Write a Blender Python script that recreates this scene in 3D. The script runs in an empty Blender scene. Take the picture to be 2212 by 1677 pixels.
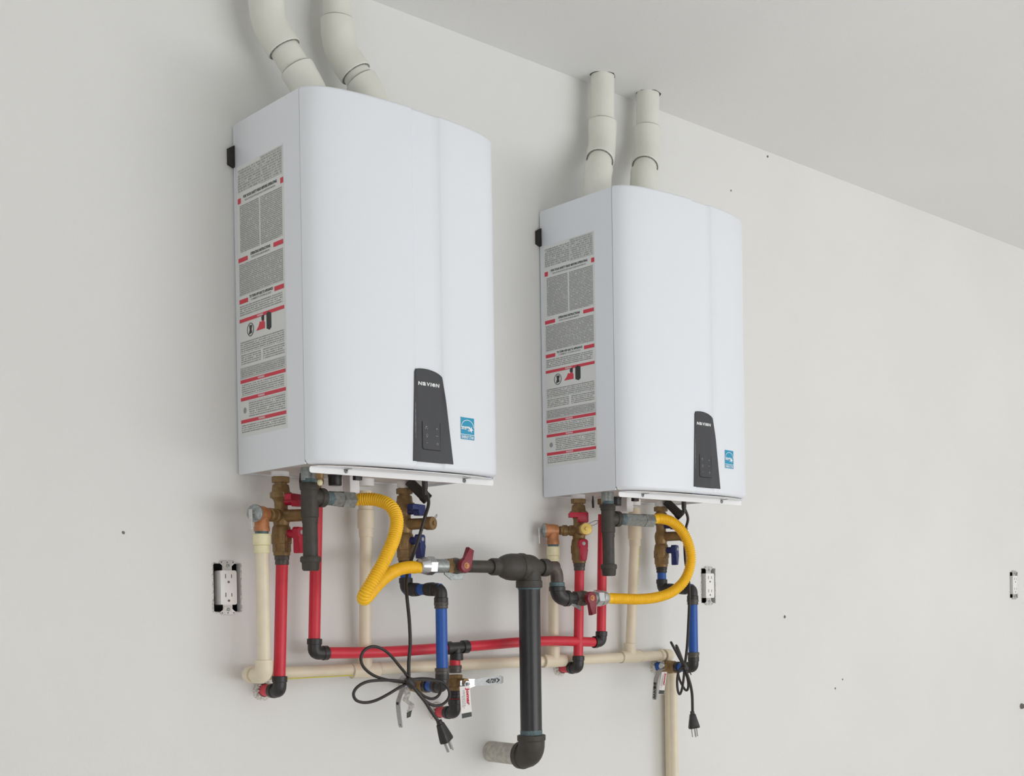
import bpy, bmesh, math, random
from mathutils import Vector, Matrix
random.seed(7)
C = bpy.context.scene.collection
SC = bpy.context.scene
PI = math.pi

# ------------------------------------------------------------------ camera (2212 x 1677)
F_PX, CX_PX, CY_PX = 2747.128, 1458.561, 1335.810
YAW, PITCH, ROLL = 0.799653, -0.0089864, -0.0137928
CAM = Vector((-1.21752, -2.39658, -0.274625))          # z = 0 is the underside of the heaters
fwd = Vector((math.sin(YAW)*math.cos(PITCH), math.cos(YAW)*math.cos(PITCH), math.sin(PITCH)))
r0 = Vector((math.cos(YAW), -math.sin(YAW), 0)); u0 = r0.cross(fwd)
RIGHT = math.cos(ROLL)*r0 + math.sin(ROLL)*u0
UP = -math.sin(ROLL)*r0 + math.cos(ROLL)*u0
cd = bpy.data.cameras.new('camera'); cam = bpy.data.objects.new('camera', cd); C.objects.link(cam)
cam.matrix_world = Matrix(((RIGHT.x, UP.x, -fwd.x, CAM.x), (RIGHT.y, UP.y, -fwd.y, CAM.y),
                           (RIGHT.z, UP.z, -fwd.z, CAM.z), (0, 0, 0, 1)))
cd.sensor_width = 36; cd.lens = F_PX/2212*36
cd.shift_x = -(CX_PX-1106)/2212; cd.shift_y = (CY_PX-838.5)/2212
cd.clip_start = 0.05; cd.clip_end = 100
SC.camera = cam

def at(px, py, Y):
    """point of the photograph at distance -Y in front of the wall"""
    d = RIGHT*((px-CX_PX)/F_PX) - UP*((py-CY_PX)/F_PX) + fwd
    t = (Y-CAM.y)/d.y
    return CAM + d*t

# ------------------------------------------------------------------ light
SC.view_settings.view_transform = 'Standard'
SC.view_settings.look = 'None'
SC.view_settings.gamma = 1
SC.view_settings.use_curve_mapping = False
SC.view_settings.exposure = -1.22
SC.cycles.use_denoising = True
SC.cycles.max_bounces = 12
SC.cycles.diffuse_bounces = 9
w = bpy.data.worlds.new('daylight'); SC.world = w; w.use_nodes = True
w.node_tree.nodes['Background'].inputs[0].default_value = (0.86, 0.93, 1.0, 1)
w.node_tree.nodes['Background'].inputs[1].default_value = 1.0

def area(name, loc, target, sx, sy, power, col):
    l = bpy.data.lights.new(name, 'AREA'); l.shape = 'RECTANGLE'; l.size = sx; l.size_y = sy
    l.energy = power; l.color = col
    o = bpy.data.objects.new(name, l); C.objects.link(o); o.location = loc
    o.rotation_euler = (Vector(target)-Vector(loc)).to_track_quat('-Z', 'Y').to_euler()
    return o
# daylight entering through the garage opening in the front wall, right of the camera
area('opening_daylight', (2.3, -5.0, -0.62), (2.5, 0, 0.0), 4.8, 2.1, 140, (0.965, 0.975, 1.0))
# added upward fill lamp for the ceiling, standing in for unseen sunlit ground
area('ceiling_fill', (2.4, -5.9, -1.70), (2.2, -3.6, 0.6), 5.0, 1.6, 240, (0.99, 0.985, 0.975))
# added fill lamp at the left for the side panels; the door is invented
area('side_panel_fill', (-2.44, -2.3, -0.6), (0, -2.3, -0.6), 1.2, 2.0, 24, (0.93, 0.97, 1.0))

# ------------------------------------------------------------------ materials
def lin(c):
    c = c/255
    return c/12.92 if c <= .04045 else ((c+.055)/1.055)**2.4
def rgb(*c): return tuple(lin(x) for x in c)+(1,)

def mat(name, col, rough=.5, metal=0., var=0., vscale=30., bump=0., bscale=200., spec=.5, coat=0.):
    m = bpy.data.materials.new(name); m.use_nodes = True
    nt = m.node_tree; b = nt.nodes['Principled BSDF']
    b.inputs['Base Color'].default_value = rgb(*col)
    b.inputs['Roughness'].default_value = rough; b.inputs['Metallic'].default_value = metal
    b.inputs['Specular IOR Level'].default_value = spec
    b.inputs['Coat Weight'].default_value = coat
    tc = nt.nodes.new('ShaderNodeTexCoord')
    if var > 0:
        n = nt.nodes.new('ShaderNodeTexNoise'); n.inputs['Scale'].default_value = vscale
        n.inputs['Detail'].default_value = 4
        nt.links.new(tc.outputs['Object'], n.inputs['Vector'])
        r = nt.nodes.new('ShaderNodeValToRGB')
        c = rgb(*col)
        r.color_ramp.elements[0].position = .35; r.color_ramp.elements[1].position = .68
        r.color_ramp.elements[0].color = tuple(max(0, x*(1-var)) for x in c[:3])+(1,)
        r.color_ramp.elements[1].color = tuple(min(1, x*(1+var)) for x in c[:3])+(1,)
        nt.links.new(n.outputs['Fac'], r.inputs['Fac']); nt.links.new(r.outputs['Color'], b.inputs['Base Color'])
    if bump > 0:
        n2 = nt.nodes.new('ShaderNodeTexNoise'); n2.inputs['Scale'].default_value = bscale
        n2.inputs['Detail'].default_value = 3
        nt.links.new(tc.outputs['Object'], n2.inputs['Vector'])
        bp = nt.nodes.new('ShaderNodeBump'); bp.inputs['Strength'].default_value = bump
        bp.inputs['Distance'].default_value = .002
        nt.links.new(n2.outputs['Fac'], bp.inputs['Height']); nt.links.new(bp.outputs['Normal'], b.inputs['Normal'])
    return m

M = dict(
 wall=mat('painted_drywall', (225,225,223), .85, var=.018, vscale=2.2, bump=.25, bscale=140),
 ceil=mat('painted_ceiling', (230,230,229), .9, var=.015, vscale=1.5, bump=.25, bscale=110),
 concrete=mat('concrete_floor', (214,208,201), .8, var=.08, vscale=4, bump=.3, bscale=60),
 plaster=mat('torn_plaster', (206,203,198), .95, var=.35, vscale=260, bump=.8, bscale=300),
 dark=mat('box_dark', (38,34,32), .7, var=.3, vscale=120),
 enamel=mat('white_enamel', (230,234,240), .32, spec=.4, bump=.03, bscale=500),
 enamel_in=mat('painted_sheet_white', (242,242,243), .4),
 under=mat('underside_sheet', (206,200,197), .5, var=.05, vscale=40),
 seam=mat('seam_shadow_gap', (120,128,130), .8),
 panel=mat('panel_charcoal', (58,59,63), .38, var=.06, vscale=500, bump=.1, bscale=900),
 pad=mat('pad_groove', (24,24,27), .5),
 white_print=mat('white_print', (226,228,230), .6),
 grey_print=mat('grey_print', (150,152,156), .6),
 cyan=mat('sticker_blue', (40,152,190), .5),
 sticker=mat('sticker_white', (236,240,243), .5),
 label=mat('label_paper', (222,224,222), .45),
 red_print=mat('red_print', (212,62,80), .55),
 black_print=mat('black_print', (52,54,55), .6),
 pvc=mat('white_pvc', (222,222,213), .38, var=.02, vscale=30),
 pvc_mark=mat('ink_and_rim_shade', (132,131,124), .6, var=.5, vscale=300),
 pvc_red=mat('red_ink', (205,90,100), .6),
 cream=mat('cream_cpvc', (226,214,190), .42, var=.03, vscale=40),
 cream2=mat('cream_adapter', (228,219,180), .45, var=.05, vscale=80),
 ink_y=mat('yellow_print', (212,205,80), .6),
 redpex=mat('red_pex', (206,44,62), .42, var=.05, vscale=60),
 redpale=mat('red_faded', (214,70,84), .55, var=.1, vscale=80),
 bluepex=mat('blue_pex', (28,84,168), .4, var=.05, vscale=60),
 crimp=mat('black_crimp', (44,42,42), .42, var=.12, vscale=90, bump=.15),
 crimp_g=mat('grey_crimp_ring', (84,80,76), .38, var=.15, vscale=90, metal=.3),
 iron=mat('black_iron', (61,57,52), .55, var=.14, vscale=70, bump=.35, bscale=300),
 iron_s=mat('black_iron_pipe', (40,40,42), .34, var=.12, vscale=80, bump=.1, bscale=300),
 rusty=mat('brown_iron', (80,68,60), .42, var=.18, vscale=80, bump=.25, bscale=300),
 dope=mat('teal_pipe_dope', (88,108,112), .6, var=.2, vscale=200),
 galv=mat('galvanised', (150,155,154), .38, metal=.55, var=.18, vscale=140),
 stub=mat('painted_grey_pipe', (186,182,174), .6, var=.16, vscale=90, bump=.3),
 brass=mat('dull_brass', (138,110,70), .42, metal=.3, var=.18, vscale=90, bump=.2, bscale=260),
 bronze=mat('orange_bronze', (186,126,84), .45, metal=.25, var=.16, vscale=90, bump=.2, bscale=260),
 gold=mat('bright_brass', (206,176,96), .35, metal=.4, var=.08, vscale=80),
 chrome=mat('chrome', (200,202,204), .24, metal=.85),
 steel=mat('steel_lever', (168,170,171), .4, metal=.3, var=.1, vscale=200),
 yellow=mat('yellow_coated', (252,196,22), .42, var=.05, vscale=80),
 yellow2=mat('yellow_sleeve', (236,190,30), .45, var=.1, vscale=80),
 redh=mat('red_vinyl_handle', (182,26,56), .4, var=.06, vscale=120),
 darkred=mat('maroon_handle', (128,30,46), .4, var=.1, vscale=120),
 blueh=mat('navy_vinyl_handle', (34,46,104), .38, var=.08, vscale=120),
 cord=mat('black_rubber', (40,36,35), .42, bump=.1),
 tagw=mat('tag_paper', (232,228,225), .6),
 ribbon=mat('crumpled_ribbon', (190,186,180), .35, var=.3, vscale=180, bump=.5),
 tagred=mat('tag_red', (196,40,60), .6),
 tagdk=mat('tag_dark_block', (64,72,68), .6, var=.25, vscale=300),
 device=mat('receptacle_white', (240,238,236), .35),
 slot=mat('receptacle_slot', (110,104,100), .6),
 yoke=mat('zinc_yoke', (196,194,190), .38, metal=.35, var=.1, vscale=300),
)

def text_pattern(name, pitch, cover, base=(222,224,222), ink=(120,122,120), gap=.38, ncell=420):
    """fine lines of unreadable small print: rows along z, words along y"""
    m = bpy.data.materials.new(name); m.use_nodes = True
    nt = m.node_tree; N = nt.nodes; L = nt.links; b = N['Principled BSDF']
    b.inputs['Roughness'].default_value = .45
    tc = N.new('ShaderNodeTexCoord'); sp = N.new('ShaderNodeSeparateXYZ'); L.new(tc.outputs['Object'], sp.inputs[0])
    def mth(op, a, bv=None):
        n = N.new('ShaderNodeMath'); n.operation = op
        for i, v in enumerate((a, bv)):
            if v is None: continue
            if isinstance(v, (int, float)): n.inputs[i].default_value = v
            else: L.new(v, n.inputs[i])
        return n.outputs[0]
    row = mth('MULTIPLY', sp.outputs['Z'], 1/pitch)
    fr = mth('FRACT', row); ri = mth('FLOOR', row)
    on = mth('GREATER_THAN', fr, gap)
    cb = N.new('ShaderNodeCombineXYZ')
    L.new(mth('MULTIPLY', sp.outputs['Y'], ncell), cb.inputs[0]); L.new(mth('MULTIPLY', ri, 7.31), cb.inputs[1])
    n = N.new('ShaderNodeTexNoise'); n.inputs['Scale'].default_value = 1.0; n.inputs['Detail'].default_value = 1
    L.new(cb.outputs[0], n.inputs['Vector'])
    wd = mth('LESS_THAN', n.outputs['Fac'], cover)
    k = mth('MULTIPLY', on, wd)
    mx = N.new('ShaderNodeMix'); mx.data_type = 'RGBA'
    mx.inputs['A'].default_value = rgb(*base); mx.inputs['B'].default_value = rgb(*ink)
    L.new(k, mx.inputs['Factor']); L.new(mx.outputs['Result'], b.inputs['Base Color'])
    return m
M['small'] = text_pattern('small_print', .0042, .60, ink=(150,151,149))
M['small_dense'] = text_pattern('small_print_dense', .0036, .64, base=(212,214,212), ink=(152,153,151), gap=.3)
M['table'] = text_pattern('data_table_print', .005, .56, base=(204,206,204), ink=(158,160,158), gap=.3, ncell=330)

# ------------------------------------------------------------------ object helpers
ORG = {}      # object -> world origin of the thing it belongs to
def thing(name, label, cat, loc, group=None):
    o = bpy.data.objects.new(name, None); C.objects.link(o); o.location = loc
    o.empty_display_size = .05
    o['label'] = label; o['category'] = cat
    if group: o['group'] = group
    ORG[o.name] = Vector(loc)
    return o

def finish(bm, name, m, parent=None, smooth=True, label=None, angle=38):
    me = bpy.data.meshes.new(name)
    if parent is not None:
        org = ORG[parent.name]
        bmesh.ops.translate(bm, verts=bm.verts, vec=-org)
    bmesh.ops.recalc_face_normals(bm, faces=bm.faces)
    bm.to_mesh(me); bm.free()
    me.materials.append(m)
    if smooth:
        me.shade_smooth(); me.set_sharp_from_angle(angle=math.radians(angle))
    o = bpy.data.objects.new(name, me); C.objects.link(o)
    if parent is not None:
        o.parent = parent; ORG[o.name] = org
    if label: o['label'] = label
    return o

def frame(d):
    d = Vector(d).normalized()
    a = Vector((0, 0, 1)) if abs(d.z) < .9 else Vector((1, 0, 0))
    u = d.cross(a).normalized(); v = d.cross(u).normalized()
    return d, u, v

def lathe(bm, p0, d, prof, seg=24, caps=True, rot=0.):
    """rings along d from p0; prof = [(t, r), ...]"""
    p0 = Vector(p0); d, u, v = frame(d)
    rings = []
    for t, r in prof:
        rings.append([bm.verts.new(p0+d*t+(u*math.cos(rot+2*PI*k/seg)+v*math.sin(rot+2*PI*k/seg))*r) for k in range(seg)])
    for a, b in zip(rings, rings[1:]):
        for k in range(seg):
            bm.faces.new((a[k], a[(k+1) % seg], b[(k+1) % seg], b[k]))
    if caps:
        bm.faces.new(rings[0][::-1]); bm.faces.new(rings[-1])

def hexn(bm, p0, d, length, r, rot=0.):
    c = min(.0012, length*.2)
    lathe(bm, p0, d, [(0, r*.93), (c, r), (length-c, r), (length, r*.93)], 6, rot=rot)

def catmull(pts, n=8, closed=False):
    pts = [Vector(p) for p in pts]; out = []
    N = len(pts)
    rng = range(N if closed else N-1)
    for i in rng:
        if closed: p = [pts[(i+j-1) % N] for j in range(4)]
        else: p = [pts[max(i-1, 0)], pts[i], pts[i+1], pts[min(i+2, N-1)]]
        for k in range(n):
            t = k/n
            out.append(.5*((2*p[1])+(-p[0]+p[2])*t+(2*p[0]-5*p[1]+4*p[2]-p[3])*t*t+(-p[0]+3*p[1]-3*p[2]+p[3])*t**3))
    if not closed: out.append(pts[-1])
    return out

def resample(pts, step):
    out = [pts[0]]; acc = 0.
    for a, b in zip(pts, pts[1:]):
        L = (b-a).length
        if L < 1e-9: continue
        pos = step-acc
        while pos <= L:
            out.append(a.lerp(b, pos/L)); pos += step
        acc = L-(pos-step)
    if (out[-1]-pts[-1]).length > step*.3: out.append(pts[-1])
    return out

def tube(bm, pts, r, seg=14, caps=True):
    pts = [Vector(p) for p in pts]
    rr = r if callable(r) else (lambda i, n: r)
    n = len(pts); tang = []
    for i in range(n):
        tang.append((pts[min(i+1, n-1)]-pts[max(i-1, 0)]).normalized())
    _, u, v = frame(tang[0]); rings = []
    for i in range(n):
        t = tang[i]
        u = (u-t*u.dot(t)).normalized(); v = t.cross(u)
        q = rr(i, n)
        rings.append([bm.verts.new(pts[i]+(u*math.cos(2*PI*k/seg)+v*math.sin(2*PI*k/seg))*q) for k in range(seg)])
    for a, b in zip(rings, rings[1:]):
        for k in range(seg):
            bm.faces.new((a[k], a[(k+1) % seg], b[(k+1) % seg], b[k]))
    if caps:
        bm.faces.new(rings[0][::-1]); bm.faces.new(rings[-1])

def box(bm, c, s, bevel=0., ax=None, segs=2):
    """box centred at c, size s, optional axes (x, y, z)"""
    c = Vector(c)
    X, Y, Z = ax or (Vector((1, 0, 0)), Vector((0, 1, 0)), Vector((0, 0, 1)))
    vs = []
    for i in (-1, 1):
        for j in (-1, 1):
            for k in (-1, 1):
                vs.append(bm.verts.new(c+X*(i*s[0]/2)+Y*(j*s[1]/2)+Z*(k*s[2]/2)))
    f = [(0,1,3,2), (4,6,7,5), (0,4,5,1), (2,3,7,6), (0,2,6,4), (1,5,7,3)]
    fs = [bm.faces.new([vs[i] for i in q]) for q in f]
    if bevel > 0:
        es = list({e for q in fs for e in q.edges})
        bmesh.ops.bevel(bm, geom=es, offset=bevel, segments=segs, affect='EDGES', profile=.5)

def prism(bm, out, o, u, v, w, depth, bevel=0.):
    """2D outline (a, b) -> o + u*a + v*b, extruded along w by depth"""
    o, u, v, w = Vector(o), Vector(u), Vector(v), Vector(w)
    A = [bm.verts.new(o+u*a+v*b) for a, b in out]
    B = [bm.verts.new(o+u*a+v*b+w*depth) for a, b in out]
    n = len(out)
    f1 = bm.faces.new(A[::-1]); f2 = bm.faces.new(B)
    for i in range(n): bm.faces.new((A[i], A[(i+1) % n], B[(i+1) % n], B[i]))
    if bevel > 0:
        bmesh.ops.bevel(bm, geom=list(f2.edges), offset=bevel, segments=2, affect='EDGES', profile=.5)

def rrect(w_, h_, r, n=5):
    out = []
    for cx, cy, a0 in ((w_/2-r, h_/2-r, 0), (-w_/2+r, h_/2-r, 90), (-w_/2+r, -h_/2+r, 180), (w_/2-r, -h_/2+r, 270)):
        for k in range(n+1):
            a = math.radians(a0+90*k/n); out.append((cx+r*math.cos(a), cy+r*math.sin(a)))
    return out

def corner(a, b, c, r, n=7):
    """points of a rounded corner at b between a and c"""
    a, b, c = Vector(a), Vector(b), Vector(c)
    p = b+(a-b).normalized()*r; q = b+(c-b).normalized()*r
    return [p*(1-t)**2+b*2*t*(1-t)+q*t*t for t in [k/n for k in range(n+1)]]

def glyphs(string, o, u, v, w, width, height, parent, name, m, depth=.0004, bold=0., shear=0., fmap=None, each=False):
    """letters fitted in a width x height box centred at o"""
    cu = bpy.data.curves.new(name, 'FONT'); cu.body = string; cu.size = 1; cu.offset = bold; cu.shear = shear
    cu.resolution_u = 2
    tmp = bpy.data.objects.new(name+'_tmp', cu); C.objects.link(tmp)
    dg = bpy.context.evaluated_depsgraph_get(); me = bpy.data.meshes.new_from_object(tmp.evaluated_get(dg))
    bpy.data.objects.remove(tmp)
    bm = bmesh.new(); bm.from_mesh(me); bpy.data.meshes.remove(me)
    xs = [q.co.x for q in bm.verts]; ys = [q.co.y for q in bm.verts]
    x0, x1, y0, y1 = min(xs), max(xs), min(ys), max(ys)
    o, u, v, w = Vector(o), Vector(u), Vector(v), Vector(w)
    for q in bm.verts:
        a = ((q.co.x-x0)/(x1-x0)-.5)*width; b = ((q.co.y-y0)/(y1-y0)-.5)*height
        if fmap: q.co = fmap(a, b)
        else: q.co = o+u*a+v*b+w*depth
    bpy.data.curves.remove(cu)
    return finish(bm, name, m, parent, smooth=False)

def copy_tree(o, parent=None):
    c = o.copy(); C.objects.link(c); c.parent = parent
    ORG[c.name] = ORG[o.name]
    for ch in list(o.children): copy_tree(ch, c)
    return c

X_, Y_, Z_ = Vector((1, 0, 0)), Vector((0, 1, 0)), Vector((0, 0, 1))
def V(*a): return Vector(a)

# ================================================================== the room
FL, CE = -1.72, 1.0546
OUT = [(-.0265, -.2245), (1.3815, -.2175), (3.059, -.211)]     # receptacle centres on the wall
HW, HH = .0285, .0480                                          # wall opening half sizes
def structure(o): o['kind'] = 'structure'; return o

bm = bmesh.new()
def slab(x0, x1, z0, z1): box(bm, ((x0+x1)/2, .008, (z0+z1)/2), (x1-x0, .016, z1-z0))
xs = [-2.5]; zt = -.160; zb = -.282
for cx, cz in OUT: xs += [cx-HW, cx+HW]
xs.append(5.0)
slab(-2.5, 5.0, zt, CE); slab(-2.5, 5.0, FL, zb)
for i in range(0, len(xs), 2): slab(xs[i], xs[i+1], zb, zt)
for cx, cz in OUT:
    slab(cx-HW, cx+HW, cz+HH, zt); slab(cx-HW, cx+HW, zb, cz-HH)
bmesh.ops.remove_doubles(bm, verts=bm.verts, dist=1e-5)
wall = structure(finish(bm, 'wall_back', M['wall'], smooth=False)); ORG[wall.name] = V(0, 0, 0)
bm = bmesh.new(); box(bm, (1.25, .07, (FL+CE)/2), (7.5, .004, CE-FL)); structure(finish(bm, 'leak_block_1', M['dark'], smooth=False))  # unseen dark sheet behind the wall, added to stop light leaks
bm = bmesh.new(); box(bm, (1.25, -2.5, CE+.01), (7.5, 5.2, .02)); structure(finish(bm, 'ceiling', M['ceil'], smooth=False))
bm = bmesh.new(); box(bm, (1.25, -2.5, FL-.02), (7.5, 5.2, .04)); structure(finish(bm, 'floor', M['concrete'], smooth=False))
bm = bmesh.new()
box(bm, (-2.55, -.8, (FL+CE)/2), (.1, 1.8, CE-FL)); box(bm, (-2.55, -4.05, (FL+CE)/2), (.1, 2.3, CE-FL))
box(bm, (-2.55, -2.3, (CE+.42)/2), (.1, 1.2, CE-.42))
structure(finish(bm, 'wall_left', M['wall'], smooth=False))
bm = bmesh.new(); box(bm, (5.05, -2.5, (FL+CE)/2), (.1, 5.2, CE-FL)); structure(finish(bm, 'wall_right', M['wall'], smooth=False))
bm = bmesh.new()
box(bm, (-1.35, -5.15, (FL+CE)/2), (2.4, .1, CE-FL)); box(bm, (4.87, -5.15, (FL+CE)/2), (.3, .1, CE-FL))
box(bm, (2.28, -5.15, (.47+CE)/2), (4.9, .1, CE-.47))
structure(finish(bm, 'wall_front', M['wall'], smooth=False))

# small dents in the drywall (pieces of the wall)
for px, py, r in ((266,1151,3.0), (1579,412,2.2), (1658,338,3.4), (1695,1333,3.6), (1820,1468,2.2), (1804,1488,3.0)):
    p = at(px, py, 0); bm = bmesh.new(); rr = r*.0013
    pts = [(math.cos(a)*rr*random.uniform(.6, 1.2), math.sin(a)*rr*random.uniform(.6, 1.2)) for a in [2*PI*k/7 for k in range(7)]]
    prism(bm, pts, p, X_, Z_, -Y_, .0012, .0004)
    finish(bm, 'dent', M['slot'], wall, smooth=False)

# ================================================================== water heater
H, W, D1 = .696, .440, .262
PROF = [(0,.262), (.002,.268), (.006,.276), (.012,.284), (.020,.2905), (.030,.2965), (.040,.3008), (.055,.3058), (.075,.3108),
        (.10,.3152), (.13,.3190), (.17,.3222), (.2,.3234)]
def fy(x):
    t = min(x, W-x)
    if t <= 0: return .262
    for (a, b), (c, d) in zip(PROF, PROF[1:]):
        if t <= c: return b+(d-b)*(t-a)/(c-a)
    return .3234+.0009*(t-.2)/.02
def crease(x):
    # shallow recessed band running up the cover
    if x <= .203 or x >= .2745: return 0.
    if x < .2075: return -.0052*(x-.203)/.0045
    if x <= .2655: return -.0052
    return -.0052*(1-(x-.2655)/.009)

def make_heater(loc, label):
    t = thing('water_heater', label, 'water heater', loc, 'wall mounted tankless water heaters')
    o = Vector(loc)
    P = lambda x, y, z: o+V(x, -y, z)
    # back cabinet: open-bottomed sheet box
    bm = bmesh.new()
    th = .004
    box(bm, P(th/2, D1/2+.0032, H/2), (th, D1-.0096, H), .0008)
    box(bm, P(W-th/2, D1/2+.004, H/2), (th, D1-.008, H), .0008)
    box(bm, P(W/2, D1/2+.004, H-th/2), (W-.001, D1-.01, th), .0008)
    box(bm, P(W/2, .006, H/2), (W-.001, .004, H-.004))
    finish(bm, 'cabinet', M['enamel'], t)
    bm = bmesh.new(); box(bm, P(W/2, D1/2, .0065), (W-.009, D1-.012, .003)); finish(bm, 'bottom_plate', M['under'], t)
    # dark joint between cabinet and cover
    bm = bmesh.new(); box(bm, P(W/2, D1-.0002, H/2+.001), (W-.0016, .0034, H-.006)); finish(bm, 'seam', M['seam'], t)
    # front cover
    zt_, zb_ = H+.0035, -.0005
    xsn = sorted(set([q[0] for q in PROF]+[W-q[0] for q in PROF]+[.203,.2075,.2655,.2745,.22,.24,.25]+[.085,.115,.15,.185,.30,.33,.36]))
    bm = bmesh.new()
    def prof_pts(ins, z):
        out = []
        for x in xsn:
            y = fy(x)+crease(x)*(1 if 0 < x < W else 0)
            cx = max(-.0, min(W, x)); s = ins
            nx = 0
            if s > 0:
                # shrink towards the middle of the cover
                cx = W/2+(x-W/2)*(1-s/(W/2)); y = max(.2635, y-s)
            out.append(bm.verts.new(P(cx, y, z)))
        return out
    rows = []
    b = .009
    lev = [(b+.004, zb_+.006), (b+.004, zb_)]+[(b*(1-math.sin(a)), zb_+b*(1-math.cos(a))) for a in [PI/2*k/4 for k in range(5)]]
    lev += [(0, z) for z in (.1, .2, .35, .5, .6)]
    lev += [(b*.8*(1-math.cos(a)), zt_-b*.8*(1-math.sin(a))) for a in [PI/2*k/4 for k in range(5)]]
    for ins, z in lev: rows.append(prof_pts(ins, z))
    for a, c in zip(rows, rows[1:]):
        for k in range(len(xsn)-1): bm.faces.new((a[k], a[k+1], c[k+1], c[k]))
    bm.faces.new(rows[0][::-1]); bm.faces.new(rows[-1])
    back = [r[0] for r in rows]+[r[-1] for r in rows][::-1]
    bm.faces.new(back)
    finish(bm, 'front_cover', M['enamel'], t, angle=50)
    # flange under the cover with its two tabs and screws
    bm = bmesh.new()
    prism(bm, [(x, z) for x, z in rrect(.427, .0122, .004)], P(.2225, D1+.0005, -.0094), X_, Z_, Y_, .0025, .0008)
    fl = finish(bm, 'bottom_flange', M['enamel_in'], t)
    bm = bmesh.new()
    ld = [(.012, .264)]+[(x, fy(x)-.009) for x in (.016, .03, .06, .1, .15, .22, .29, .34, .38, .41, .424)]+[(.428, .264)]
    prism(bm, [(x, -y) for x, y in ld], P(0, 0, -.0046), X_, Y_, Z_, .0012)
    finish(bm, 'ledge', M['enamel'], fl, smooth=False)
    for x, z in ((.085, -.0082), (.361, -.0098)):
        bm = bmesh.new(); lathe(bm, P(x, D1, z), -Y_, [(0, .0042), (.0015, .0042), (.0026, .003), (.003, .001)], 14)
        sc = finish(bm, 'screw', M['galv'], fl)
        bm = bmesh.new(); box(bm, P(x, D1+.0032, z), (.006, .0005, .001), ax=((X_+Z_).normalized(), Y_, (Z_-X_).normalized()))
        finish(bm, 'screw', M['dark'], fl)
        bm = bmesh.new(); box(bm, P(x-.001, D1+.010, -.0052), (.007, .020, .0012), .0004); finish(bm, 'tab', M['galv'], fl)
    # mounting bracket seen past the back left edge
    bm = bmesh.new(); prism(bm, [(0, -.022), (.012, -.017), (.012, .014), (0, .022)], P(-.0, .001, .633), -X_, Z_, -Y_, .010, .001)
    finish(bm, 'wall_bracket', M['dark'], t, smooth=False, label='black steel mounting bracket')
    bm = bmesh.new(); box(bm, P(W/2, .002, .62), (W-.02, .004, .05)); finish(bm, 'mounting_plate', M['galv'], t, smooth=False)
    # control panel, follows the cover's face
    S = lambda x, z, e: P(x, fy(x)+crease(x)+e, z)
    out = [(.1955, .014), (.291, .014), (.2685, .183)]
    out += [(.2665,.1865), (.262,.1895), (.254,.1925), (.245,.1945), (.235,.1958), (.225,.196), (.214,.1952), (.206,.1935), (.203,.1915), (.2012,.187)]
    bm = bmesh.new()
    dense = []
    for (a, c), (d, e) in zip(out, out[1:]+out[:1]):
        n = max(1, int(math.hypot(d-a, e-c)/.012))
        for k in range(n): dense.append((a+(d-a)*k/n, c+(e-c)*k/n))
    # rows across the outline
    zs = sorted({round(z, 4) for _, z in out}|{.014+.013*k for k in range(14)})
    def span(z):
        xsx = []
        for (a, c), (d, e) in zip(out, out[1:]+out[:1]):
            if (c-z)*(e-z) <= 0 and abs(c-e) > 1e-9: xsx.append(a+(d-a)*(z-c)/(e-c))
        return (min(xsx), max(xsx)) if xsx else None
    top, edge = [], []
    for z in zs:
        zz = min(max(z, .01401), .1959); s = span(zz)
        if s is None: continue
        top.append([bm.verts.new(S(s[0]+(s[1]-s[0])*k/10, zz, .0022)) for k in range(11)])
    for a, c in zip(top, top[1:]):
        for k in range(10): bm.faces.new((a[k], a[k+1], c[k+1], c[k]))
    be = [e for e in bm.edges if len(e.link_faces) == 1]
    ex = bmesh.ops.extrude_edge_only(bm, edges=be)
    for q in ex['geom']:
        if isinstance(q, bmesh.types.BMVert): q.co.y += .0035
    cp = finish(bm, 'control_panel', M['panel'], t, label='charcoal control panel with white lettering')
    fm = lambda cx, cz, e: (lambda a, c: S(cx+a, cz+c, e))
    # lettering: six letters of one height
    cw = [('N', .0086), ('a', .0084), ('V', .0086), ('I', .0026), ('e', .0080), ('N', .0086)]
    x = .2115
    for i, (ch, wd) in enumerate(cw):
        cx = x+wd/2
        glyphs(ch, (0, 0, 0), X_, Z_, -Y_, wd, .0072, cp, 'lettering', M['white_print'], bold=.045,
               fmap=(lambda a, c, cx=cx: S(cx+a+.12*c, .1665+c, .0027)))
        x += wd+.0011
    # button pad outline (open at the top) and its six symbols
    path = [(.2195, .093), (.2195, .046), (.2210, .0415), (.2250, .0390), (.2640, .0390)]
    bm = bmesh.new(); tube(bm, [S(a, c, .0023) for a, c in catmull([(p[0], p[1], 0) for p in path], 4) for a, c in [(a, c)]] if False else
         [S(q.x, q.y, .0023) for q in catmull([V(p[0], p[1], 0) for p in path], 4)], .0008, 6)
    finish(bm, 'button_pad', M['pad'], cp)
    bm = bmesh.new(); tube(bm, [S(.2625, .093-.004*k, .0023) for k in range(14)], .0005, 6); finish(bm, 'button_pad', M['pad'], cp)
    def icon(draw):
        bm = bmesh.new(); draw(bm); finish(bm, 'button_symbol', M['grey_print'], cp, smooth=False)
    def ring(bm, cx, cz, r, a0=0, a1=2*PI):
        tube(bm, [S(cx+r*math.cos(a0+(a1-a0)*k/12), cz+r*math.sin(a0+(a1-a0)*k/12), .0024) for k in range(13)], .0004, 5)
    def bar(bm, x0, z0, x1, z1, r=.0005): tube(bm, [S(x0, z0, .0024), S(x1, z1, .0024)], r, 5)
    icon(lambda b_: (bar(b_, .227, .079, .2285, .0845, .0007), bar(b_, .2285, .0845, .231, .083, .0008), bar(b_, .2305, .080, .232, .079, .0008)))
    icon(lambda b_: (ring(b_, .2305, .067, .0022), bar(b_, .229, .064, .232, .0625)))
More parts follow.
